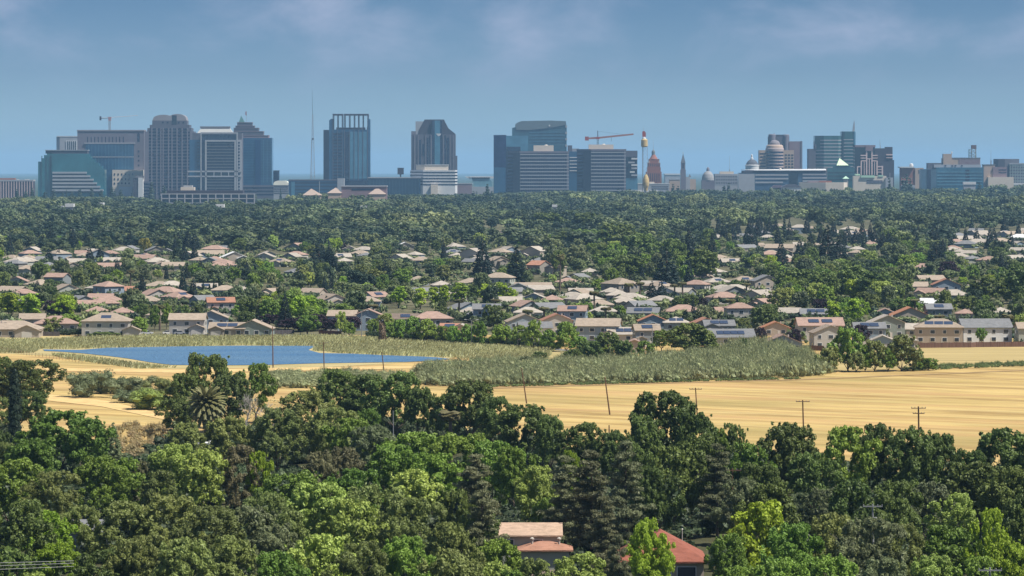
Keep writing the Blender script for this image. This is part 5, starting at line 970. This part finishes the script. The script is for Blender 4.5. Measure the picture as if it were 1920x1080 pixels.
s = Site('window_office', 'low pale office with rows of windows between the two domes', 'building', 1362, 6500); s.box('wall', PALE, 1340, 1384, 326, None, 0, 30); s.bands(MID_, 1341, 1383, 328, 346, 3, .4); s.piers(PALE, 1342, 1382, 328, 346, 10, 1.4, 0, 'pier', .6); s.box('roof', CREAM, 1350, 1376, 321.5, 326.1, 4, 22)
s = Site('aerial_mast', 'thin aerial mast in the haze left of the white-drum dome', 'mast', 1368, 7200); s.tube('pole', STEEL, 1368, 340, 1368, 292, .5, 0, .2); s.lattice('foot', STEEL, 1366.5, 1369.5, 318, None, 0, .25, .5, 6)

s = Site('capitol_dome', 'dark dome on a white drum with a small lantern on top', 'dome', 1411, 6300)
s.lathe('drum', WHITE, 1411, [(12.6, 310), (12.6, 340)], 14, 28); s.lathe('ring', WHITE, 1411, [(11.8, 309), (13.2, 309.6), (13.2, 311)], 14, 28); s.lathe('dome', cm_('domedark', (.09, .095, .11)), 1411, [(1.8, 298.6), (5.5, 300), (8.8, 303), (11, 306.6), (11.8, 309.6)], 14, 28); s.lathe('lantern', WHITE, 1410.5, [(.5, 289), (1.7, 291), (1.7, 295), (2.6, 296.5), (2.8, 299)], 14, 12)
s.box('base', PALE, 1396, 1428, 328, None, 2, 30)
s = Site('long_white_roof_building', 'long low building with a bright white roof and pale bands below the domes', 'building', 1468, 6050)
s.box('wall', cg('lw', (.05, .10, .17)), 1385, 1550, 324, None, 0, 34); s.box('end_wall', PALE, 1384.5, 1415, 326, None, -1.5, .1); s.box('fascia', DARK, 1392, 1548, 320, 324.1, -1, 34)
b = MB(); b.mesh([(s.x(1414), -3, s.z(319)), (s.x(1549), -3, s.z(319)), (s.x(1551), 36, s.z(316.5)), (s.x(1392), 36, s.z(318)), (s.x(1414), -3, s.z(320)), (s.x(1549), -3, s.z(320)), (s.x(1551), 36, s.z(317.5)), (s.x(1392), 36, s.z(319))], [(0, 1, 2, 3), (7, 6, 5, 4), (4, 5, 1, 0), (5, 6, 2, 1), (6, 7, 3, 2), (7, 4, 0, 3)]); b.build('roof', WHITE, s.r)
for a, b_, y in ((1416, 1478, 326.5), (1416, 1478, 333.5), (1416, 1468, 340.5), (1505, 1549, 325.5), (1505, 1550, 332), (1505, 1549, 338)): s.box('floor_band', PALE, a, b_, y, y + 3, -1.4, .1)
s.box('dark_bay', BLK, 1480, 1496, 323, None, -1, .1); s.lathe('roof_ball', CREAM, 1464, [(.8, 315), (2.2, 316.2), (2.6, 319)], 12, 10)
s = Site('round_banded_tower', 'round banded tan building topped with a dome', 'building', 1447, 6450)
s.box('wall', TAN, 1424, 1489, 281.5, None, 8, 40); s.lathe('round_bay', cm_('rose', (.36, .29, .27)), 1453.5, [(16, 277), (17.3, 279), (17.3, 330)], 16, 32)
for i in range(6): s.lathe('window_band', GL, 1453.5, [(17.55, 284 + i * 6), (17.55, 287 + i * 6)], 16, 32)
s.lathe('tier', TAN, 1453.5, [(13.5, 271.5), (15.5, 273), (16.3, 277.1)], 16, 32); s.lathe('dome', cm_('rdome', (.2, .18, .19)), 1453.5, [(2, 262.5), (6.5, 264), (9.5, 267.5), (10.5, 271.6)], 16, 28)
for r_ in range(5):
    for i in range(3): s.box('small_window', GL, 1472 + i * 6, 1476 + i * 6, 289.5 + r_ * 5.6, 292 + r_ * 5.6, 7.6, 8.1)
    s.box('window_band', GL, 1425, 1436, 287 + r_ * 6, 289 + r_ * 6, 7.6, 8.1)
s = Site('rose_slab_tower', 'rose-brown slab tower with rounded corner turrets behind the round building', 'building', 1472, 6650)
s.box('wall', MID_, 1441.5, 1480, 256, None, 2, 34); s.lathe('turret', STONE, 1448, [(6, 251.5), (7, 253), (7, 300)], 6, 20); s.lathe('turret', STONE, 1474, [(5, 252), (6.2, 253.5), (6.2, 300)], 6, 20); s.box('roof', DARK, 1452, 1470, 252.5, 256.2, 4, 30); s.box('slab', PINK, 1479.5, 1504, 265, None, 0, 36); s.tube('vent', STEEL, 1452, 252, 1452, 249.5, .8, 6)
s.box('slab_edge', STONE, 1501.5, 1504.4, 264.5, None, -.8, 36.5)

s = Site('green_banded_tower', 'green-grey glass tower with floor bands and a thin spire at its right edge', 'skyscraper', 1560, 6500)
s.box('wall', MID_, 1516, 1530, 279, None, 4, 40); s.fp('wall', GREENG, [(1528, 8), (1545, 0), (1572, 0), (1580, 4), (1580, 42), (1528, 42)], 254.5); s.fp('wall', GREENG, [(1578, 3), (1584, -1), (1600, -1), (1603, 3), (1603, 40), (1578, 40)], 246.5)
for i in range(10): s.fp('floor_band', PALE, [(1527 if i > 2 else 1530, 8), (1545, 0), (1572, 0), (1580, 4), (1580, 42), (1528, 42)], 262 + i * 6.3, 264 + i * 6.3, .3); s.box('floor_band', PALE, 1582, 1600, 261 + i * 6.3, 262.6 + i * 6.3, -1.5, -.9)
s.box('step', MID_, 1528, 1531, 271, 279.2, 3, 20); s.prof('spire', STEEL, [(1598.5, 247), (1600, 236), (1601.5, 228), (1602, 225), (1603, 232), (1603, 247)], 4, 8); s.box('edge_fin', LBLUE, 1600.5, 1604, 247, None, -2, 4)
s = Site('glass_pyramid_pavilion', 'green glass pavilion with a pyramid roof coloured pale yellow-green as if lit', 'building', 1578, 6150)
s.box('wall', GREENG, 1551, 1602, 315, None, 0, 34); s.fp('upper_wall', GREENG, [(1562, 6), (1595, 6), (1592, 30), (1565, 30)], 309.5, 315.2); s.pyr('roof', cm_('lit_pyramid', (.62, .78, .50)), 1569, 1592, 296.5, 310, 4, 30, 1575.5); s.bands(cg('pav', (.02, .05, .06)), 1553, 1600, 320, 340, 3, .4)  # light reflected by the glass pyramid is put into its pale roof colour
s = Site('striped_deco_building', 'dark building with pink stripes and a stepped centre like a radio cabinet', 'building', 1639, 6350)
s.box('wall', BLK, 1603, 1641, 272, None, 4, 40); s.box('wall', DARK, 1641, 1674, 278, None, 4, 40); s.box('wall', DARK, 1674, 1677, 300, None, 6, 40); s.box('cornice', PINK, 1603, 1641.5, 272, 276, 2, 40); s.box('roof', DARK, 1662, 1674, 275.5, 278.1, 6, 38)
P2 = cm_('deco_pink', (.62, .47, .44))
for a, b_, t, bt in ((1624, 1626.4, 278, 328), (1634, 1636.4, 278, 328), (1614, 1616.2, 301, 328), (1643.5, 1646, 301, 328), (1607, 1609, 312, 328), (1653.5, 1656, 311, 328), (1616.3, 1623.9, 300.5, 302.5), (1636.5, 1643.4, 300.5, 302.5), (1609.1, 1613.9, 311.5, 313.5), (1646.1, 1653.4, 311.5, 313.5), (1626.5, 1633.9, 297, 298.6), (1629.4, 1631, 298.7, 328), (1620, 1621.2, 303, 328), (1639.5, 1640.7, 303, 328), (1614, 1623.9, 290.5, 292.5), (1636.5, 1646, 290.5, 292.5), (1614, 1623.9, 295.5, 297), (1636.5, 1646, 295.5, 297), (1662, 1674, 289, 291.2), (1662, 1674, 295, 296.4), (1646.1, 1653.4, 317, 318.3), (1646.1, 1653.4, 322, 323.3)): s.box('stripe', P2, a, b_, t, bt, 2.4, 4.1)
s.box('centre_top', PINK, 1623, 1637, 272.2, 283, 1.5, 2.3); s.tube('antenna', STEEL, 1652, 278, 1651, 262, .8, 16, .2)
s = Site('pale_green_roof_hall', 'low beige building with pale mint green roofs in front of the striped building', 'building', 1637, 6050)
s.box('wall', CREAM, 1600, 1662, 330, None, 0, 26); s.box('roof', GREENR, 1614, 1640, 328.8, 333, -2, 20); s.box('roof', GREENR, 1604, 1613, 326, 329, 4, 20); s.box('roof', GREENR, 1647, 1656, 328.6, 331, -1, 20); s.box('tower', PALE, 1660, 1674, 333, None, -4, 14); s.box('dark_window', MID_, 1625, 1655, 338, 344, -.4, .1)
s.tube('pole', STEEL, 1669, 333, 1669, 324, .4, 4); s.pyr('green_gable', GREENR, 1580, 1592, 330, 335, -4, 8); s.box('green_wall', CREAM, 1582, 1590, 335, None, -2, 6)
s = Site('curved_beige_hall', 'long low beige hall with a curved flank between the white-roofed building and trees', 'building', 1545, 5950); s.fp('wall', CREAM, [(1500, 14), (1548, 0), (1582, 0), (1590, 20), (1500, 34)], 342); s.box('roof', PINK, 1516, 1560, 339.5, 342.1, 12, 28); s.box('wall', BRICK, 1537, 1560, 339, 342.2, 6, 11.5)
s = Site('grey_gabled_hall', 'low building with a grey pitched roof and white walls among the trees', 'building', 1484, 5700); s.prof('roof', MID_, [(1464, 351), (1476, 345.5), (1492, 345.5), (1504, 351)], 0, 16); s.box('wall', WHITE, 1466, 1502, 351, None, 1, 15)
s = Site('grey_gabled_hall', 'small violet-grey roof left of the white-walled grey-roofed hall', 'building', 1456, 5750); s.prof('roof', cm_('vio', (.16, .13, .17)), [(1446, 352), (1452, 347), (1466, 347), (1470, 352)], 0, 14); s.box('wall', MID_, 1448, 1468, 352, None, 1, 13)
s = Site('white_domed_hall', 'low brick hall with a thin white roof and a small white ball dome', 'building', 1712, 6600); s.box('wall', BRICK, 1690, 1716, 314.5, None, 4, 40); s.box('wall', TAN, 1716, 1732, 314.8, None, 2, 40); s.box('roof', WHITE, 1687, 1714, 312.5, 314.6, -1, 42); s.lathe('ball_dome', WHITE, 1710, [(1.5, 306.2), (3.4, 308), (3.8, 311), (3, 313)], 12, 16); s.bands(GL, 1722, 1730, 318, 326, 2, .4, 2, 3)
s = Site('blue_glass_offices', 'wide blue glass office block with faint floor bands at the right', 'building', 1787, 6150)
s.box('wall', cg('bg2', (.03, .11, .17)), 1755, 1844, 314, None, 0, 36); s.box('side_wing', cg('bg3', (.06, .11, .16)), 1727, 1755, 317, None, -3, 34); s.box('dark_recess', GL, 1738, 1745, 318, None, -3.8, -2.9)
for i in range(5): s.box('floor_band', cg('bgb', (.10, .24, .32)), 1757, 1842, 322 + i * 6, 323.4 + i * 6, -.6, .1)
s.box('penthouse', PALE, 1752, 1840, 308.5, 314.1, 8, 30); s.box('roof_box', MID_, 1740, 1766, 305.5, 317.1, 10, 30); s.box('dark_bay', GL, 1810, 1818, 318, None, -.5, .15)
for x in (1772, 1785, 1791, 1803): s.box('roof_vent', DARK, x, x + 3, 309.5, 312, 7.4, 8.1)
s = Site('brown_plant_building', 'windowless tan-brown block with a low corner tower above the blue offices', 'building', 1803, 6400); s.box('wall', TAN, 1769, 1838, 296.5, None, 0, 40); s.box('corner_tower', TAN, 1768.5, 1784.5, 288.5, None, -2, 16); s.box('roof', ROOF, 1776, 1838.5, 295.5, 297.2, -.6, 40); s.box('panel', PINK, 1798, 1837, 299, None, -.6, .1); s.lathe('dish', WHITE, 1785.5, [(.6, 284), (1.4, 286), (.6, 288.5)], 8, 8)
s.box('side_block', MID_, 1750, 1768.4, 306, None, 4, 30)
s = Site('lattice_water_tower', 'open lattice tower with a dark box top on the brown block', 'tower', 1824, 6480); s.lattice('frame', cm_('greenish', (.2, .24, .2)), 1817.5, 1830, 280, 310, 6, .5, 1, 5); s.box('tank', cm_('rust', (.14, .09, .08)), 1822, 1831, 272, 279, 1, 12); s.lattice('frame', STEEL, 1821.5, 1830.5, 279, 300, 6, .7, .9, 3)
s = Site('aerial_mast', 'thin aerial mast at the right between the brown block and curved offices', 'mast', 1858, 6400); s.tube('pole', STEEL, 1858, 320, 1858, 281, .6, 0, .2); s.lattice('foot', STEEL, 1857, 1859.4, 300, None, 0, .25, .8, 8)
s = Site('beige_stepped_offices', 'beige stepped low offices at the far right', 'building', 1871, 6200); s.box('wall', TAN, 1845, 1866, 309, None, 4, 30); s.box('wall', PINK, 1862, 1888, 313, None, 2, 30); s.box('wall', CREAM, 1852, 1900, 332, None, -6, 20); s.bands(GL, 1873, 1887, 316, 326, 2, .3, 2, 3); s.box('roof', ROOF, 1844.5, 1868, 308.2, 309.8, 3.5, 31)
s = Site('curved_grey_offices', 'curved grey-green offices with window columns at the right edge', 'building', 1898, 6350)
s.fp('wall', MID_, [(1866, 10), (1872, 2), (1884, 0), (1912, 8), (1914, 30), (1866, 30)], 298); s.fp('wall', cm_('gg', (.26, .31, .31)), [(1886, 8), (1896, 0), (1960, 0), (1960, 30), (1886, 30)], 307); s.bands(MID_, 1893, 1958, 311, 345, 6, .45, 0, 6); s.piers(cm_('gg', (.26, .31, .31)), 1894, 1956, 308, None, 14, 1.6); s.box('cornice', PALE, 1892, 1960, 306, 308, -.8, 30)
s.box('white_base', WHITE, 1874, 1960, 343, 346.5, -12, -6)
# small pale roofs among the far trees
for i, (x0, x1, yt, yb, D, m, lb) in enumerate(((1470, 1530, 349, 353, 6600, WHITE, 'small white roof among trees below the round banded building'), (1690, 1716, 347, 352, 6600, PALE, 'small pale roofs among trees below the brick hall'), (98, 118, 386, 389, 4700, PALE, 'long thin grey roof among trees below the teal office'), (122, 138, 382, 388, 4700, WHITE, 'small white roof among trees below the teal office'), (176, 194, 380, 387, 4900, WHITE, 'small white shed below the concrete tower'), (404, 420, 383, 389, 4900, WHITE, 'small white shed below the framed tower'), (1806, 1830, 341, 346, 5700, WHITE, 'small white roof in front of the wide blue glass office'), (676, 690, 386, 390, 4700, WHITE, 'small white shed below the open-crowned tower'), (1035, 1045, 384, 388, 4700, WHITE, 'small white shed below the banded office'))):
    s = Site('white_roofed_building', lb, 'building', (x0 + x1) / 2, D); s.box('roof', m, x0, x1, yt, yb, -1, 14); s.box('wall', PALE, x0 + 1, x1 - 1, yb, None, 0, 12)

# ------------------------------------------------------------------ poles, lamps, fences, cars
wood = mat('creosote_wood', (0.13, 0.075, 0.045), amt=.25, scale=1.5); galv = mat('galvanised', (0.25, 0.25, 0.25), rough=.5, amt=.05)
def pole(xt, yt, xb, yb, label, arms=1, r=.16, mt=None, xf=False):
    D = dist(yb); h = (yb - yt) * D / F; o = empty('utility_pole', ((xb - CX) * D / F, D, 0)); tag(o, label, 'utility pole'); dx = (xt - xb) * D / F; mt = mt or wood
    b = MB(); b.tube((0, 0, -.5), (dx, 0, h), r * 1.15, r * .75, 8); b.build('post', mt, o)
    for k in range(arms):
        z = h - .35 - k * 1.1; x = dx * z / h; L = 1.5 if k == 0 else 1.2
        b = MB(); b.box(x - L, x + L, -.32, -.17, z - .08, z + .08); c = b.build('crossarm', mt, o)
        for q_ in (-.95, -.5, .5, .95): g = MB(); g.lathe(x + q_ * L, -.24, [(.05, z + .081), (.08, z + .2), (.03, z + .32)], 6); g.build('insulator', galv, c)
    if xf: b = MB(); b.lathe(dx + .45, -.1, [(.28, h - 3.2), (.3, h - 2.9), (.3, h - 2.1), (.2, h - 2)], 10); b.build('transformer', galv, o)
pole(511, 612, 512, 690, 'tall thin dark pole standing in front of the pond water', 0, .17)
pole(606.5, 641, 608, 699, 'pole with one crossarm at the pond shore below the reeds')
pole(716, 660, 721, 703, 'short leaning pole near the right tip of the pond', 0)
pole(978, 690, 988, 757, 'leaning pole in front of the scrub at the left end of the golden field', 0)
pole(1134, 706, 1144, 778, 'leaning pole standing alone on the golden field', 0, .18)
pole(1304, 727, 1309, 800, 'pole with a crossarm behind the tall dark oak')
pole(1505, 750, 1508, 850, 'pole with a single crossarm on the golden field above the dark oak', 1, .18)
pole(1722, 762, 1724, 880, 'pole with double crossarms on the right of the golden field', 2, .2)
pole(1142, 797, 1143, 850, 'short dark pole at the near edge of the golden field', 0)
pole(737, 770, 738, 860, 'pale thin pole between the dark oaks and the green tree', 0, .1, galv)
pole(1373, 878, 1374, 1000, 'dark pole with pale crossarm beside the ragged pines', 1, .17)
pole(1636, 945, 1638, 1080, 'grey pole with transformer above the olive trees', 1, .17, galv, True)
pole(1856, 1064, 1856, 1230, 'grey pole top at the lower right corner', 1, .17, galv)
def lamp(x, yt, yb, label, double=False):
    D = dist(yb); h = (yb - yt) * D / F; o = empty('street_lamp', ((x - CX) * D / F, D, 0)); tag(o, label, 'street lamp')
    b = MB(); b.tube((0, 0, 0), (0, 0, h), .16, .1, 8); b.build('post', galv, o)
    for s_ in ((1, -1) if double else (1,)):
        b = MB(); b.tube((0, 0, h - .1), (s_ * 1.8, 0, h + .15), .06, .05, 5); a_ = b.build('arm', galv, o); b = MB(); b.box(*sorted((s_ * 1.7, s_ * 2.5)), -.18, .18, h + .08, h + .24); b.build('lamp_head', m_trim, o)
lamp(678, 583, 636, 'street lamp left of the shaggy palm by the road'); lamp(884, 600, 648, 'tall double street lamp at the road behind the reeds', True); lamp(971, 620, 652.5, 'short street lamp on the road right of the double lamp'); lamp(1223, 610, 672, 'street lamp in front of the houses by the big oak'); lamp(3, 600, 632, 'street lamp by the leftmost house')
# wires crossing the lower left corner, strung between two poles out of frame
D1 = 470
for i, (ya, yb_) in enumerate(((1056, 1051.5), (1061.5, 1056), (1068.5, 1062))):
    a_ = Vector((-66, D1, H - (ya - YH) * D1 / F)); b_ = Vector(((128 - CX) * D1 / F, D1 + 6, H - (yb_ - YH) * (D1 + 6) / F)); mb = MB(); mb.tube(a_, b_, .03, .03, 5)
    o = mb.build('utility_wire', galv); tag(o, ('uppermost', 'middle', 'lowest')[i] + ' of the three pale wires crossing the lower left corner', 'wire')
fmats = mat('fence_boards', (0.15, 0.085, 0.06), amt=.35, scale=.7, stretch=(6, 6, .3)); fgrey = mat('fence_grey', (0.11, 0.10, 0.10), amt=.3, scale=.7, stretch=(6, 6, .3))
rust = mat('rusty_wire', (0.33, 0.2, 0.12), amt=.3, scale=.7)
def fence(pts, h, m, label):
    p = px(pts); o = empty('wooden_fence', (*p[0], 0)); tag(o, label, 'fence'); x0, y0 = p[0]
    for (ax, ay), (bx, by) in zip(p, p[1:]):
        L = math.hypot(bx - ax, by - ay); n_ = max(1, round(L / 2.6)); u = Vector((bx - ax, by - ay)) / L; nx_ = Vector((-u.y, u.x)) * .03
        for k in range(n_):
            s0 = Vector((ax - x0, ay - y0)) + u * (L * k / n_ + .06); s1 = Vector((ax - x0, ay - y0)) + u * (L * (k + 1) / n_ - .06); hh_ = h * rnd.uniform(.97, 1.02)
            b = MB(); b.prism([tuple(s0 - nx_), tuple(s1 - nx_), tuple(s1 + nx_), tuple(s0 + nx_)], .05, hh_); b.build('fence_panel', m, o)
            b = MB(); c = s0 - u * .06; b.box(c.x - .06, c.x + .06, c.y - .08, c.y + .08, 0, h + .12); b.build('post', m, o)
fence([(1713, 653), (1820, 652), (1830, 651.5), (1990, 650)], 1.9, fmats, 'brown wooden fence along the golden strip below the white gabled house')
fence([(1485, 657), (1545, 658)], 1.8, fmats, 'reddish wooden fence between the scrub and the gabled houses')
fence([(-40, 630), (112, 630.5)], 1.7, fgrey, 'dark grey fence in front of the leftmost house')
fence([(478, 628.5), (552, 627.5)], 1.8, fgrey, 'dark fence right of the green-walled gable house')
fence([(598, 628), (640, 629.5)], 1.7, fmats, 'short reddish fence below the purple trees')
p_ = px([(-20, 655), (20, 661), (60, 668), (100, 673), (160, 682)]); o = empty('wire_fence', (*p_[0], 0)); tag(o, 'thin rusty post-and-wire fence running down the golden slope left of the pond', 'fence')
for (ax, ay), (bx, by) in zip(p_, p_[1:]):
    n_ = max(1, round(math.hypot(bx - ax, by - ay) / 3.5)); b = MB()
    for z_ in (.45, .85, 1.2): b.tube((ax - p_[0][0], ay - p_[0][1], z_), (bx - p_[0][0], by - p_[0][1], z_), .02, .02, 4)
    b.build('wires', rust, o)
    for k in range(n_): c = MB(); qx = ax + (bx - ax) * k / n_ - p_[0][0]; qy = ay + (by - ay) * k / n_ - p_[0][1]; c.tube((qx, qy, 0), (qx, qy, 1.35), .07, .06, 6); c.build('post', rust, o)
def car(x, y, col, label, turn=0):
    D = dist(y); o = empty('parked_car', ((x - CX) * D / F, D, .17), turn); tag(o, label, 'car', 'cars parked by the pond road'); pm = mat('paint_' + label[:5].strip(), col, rough=.3, spec=.5, amt=.03)
    b = MB(); b.xz([(-2.2, .3), (2.2, .3), (2.25, .75), (1.3, .92), (-2.0, .95), (-2.25, .7)], -.85, .85); b.build('body', pm, o)
    b = MB(); b.xz([(-1.7, .96), (1.0, .94), (.45, 1.42), (-1.2, 1.44)], -.72, .72); c = b.build('cabin', m_glass, o); b = MB(); b.box(-1.15, .42, -.7, .7, 1.44, 1.5); b.build('roof', pm, o)
    for sx_ in (-1.35, 1.35):
        for sy_ in (-.86, .66): b = MB(); b.tube((sx_, sy_, .32), (sx_, sy_ + .2, .32), .32, .32, 12); b.build('wheel', cm_('tyre', (.02, .02, .02)), o)
car(276, 628, (.6, .6, .6), 'white car parked behind the round green tree by the pond'); car(316, 627.8, (.65, .62, .55), 'cream car parked by the road left of the houses', .2); car(338, 628, (.35, .36, .38), 'silver car parked by the road next to the cream one', 0)

# ------------------------------------------------------------------ labels for trees and houses
ORD = ['', 'first', 'second', 'third', 'fourth', 'fifth', 'sixth', 'seventh', 'eighth', 'ninth', 'tenth', '11th', '12th', '13th', '14th', '15th', '16th', '17th', '18th', '19th', '20th']
def ordn(i): return ORD[i] if i < len(ORD) else '%d%s' % (i, {1: 'st', 2: 'nd', 3: 'rd'}.get(i % 10, 'th'))
COLS = [(230, 'teal office'), (360, 'round-topped tower'), (480, 'framed tower'), (600, 'radio mast'), (740, 'open-crowned tower'), (880, 'notched tower'), (1000, 'curved glass tower'), (1190, 'red crane'), (1400, 'church spire'), (1520, 'capitol dome'), (1640, 'green banded tower'), (9999, 'brown block')]
def column(x): return next(n for a, n in COLS if x < a)
ROWS = ['at the far left', 'round the date palm', 'in the oak line below the pond', 'at the golden field edge', 'along the near field edge', 'in the left second belt', 'left of the date palm', 'under the central oaks', 'in the upper foreground wood', 'in the pine group', 'in the middle foreground wood', 'in the right foreground wood', 'in the lower foreground wood', 'beside the red-roofed house', 'along the bottom edge']
bins = {}
for e, kind, x, y, zone in PLANTED:
    if zone == 'm': key = (kind, 'roofs' if y > 560 else ('middle roofs' if y > 500 else 'far roofs'), column(x))
    else: key = (kind, 'fg', zone)
    bins.setdefault(key, []).append((x, e))
zt = {0: 'at the far left', 1: 'round the date palm', 2: 'in the oak row edging the field', 3: 'along the golden field edge', 4: 'along the right field edge', 5: 'in the second belt at left', 6: 'just behind the front trees, left half', 7: 'in the middle belt', 8: 'in the dark middle wood', 9: 'in the third belt at left', 10: 'in the third belt at right', 11: 'in the lower wood', 12: 'near the tiled roofs below', 13: 'along the bottom'}
for (kind, a_, b_), lst in bins.items():
    lst.sort(key=lambda t: t[0]); n_ = len(lst)
    for i, (x, e) in enumerate(lst):
        where = ('near roofs' if a_ == 'roofs' else a_) + ' below ' + b_ if a_ != 'fg' else zt.get(b_, 'in the wood')
        if a_ != 'fg': where = 'among the ' + where
        e['label'] = LOOK[kind] + ' ' + where + (', %s from left' % ordn(i + 1) if n_ > 1 else '')
        e['group'] = ('trees among the houses' if a_ != 'fg' else 'foreground trees')
bins = {}
for t in HOUSES:
    r, cx, yb, w_, st, roof, wall, solar, style = t
    key = (roof, wall, st, bool(solar), 'near' if yb > 590 else ('middle' if yb > 530 else 'far'), column(cx)); bins.setdefault(key, []).append((cx, r))
for (roof, wall, st, so_, zone, col_), lst in bins.items():
    lst.sort(key=lambda t: t[0])
    for i, (x, r) in enumerate(lst):
        r['label'] = '%s-roofed %s %s%s in the %s rows below %s%s' % (roof, wall, 'two-storey house' if st == 2 else 'bungalow', ' with panels' if so_ else '', zone, col_, ', ' + ordn(i + 1) + ' from left' if len(lst) > 1 else '')
        r['group'] = 'suburban houses'
bpy.context.scene.cycles.max_bounces = 5; bpy.context.scene.cycles.diffuse_bounces = 2; bpy.context.scene.cycles.glossy_bounces = 2; bpy.context.scene.cycles.transmission_bounces = 2
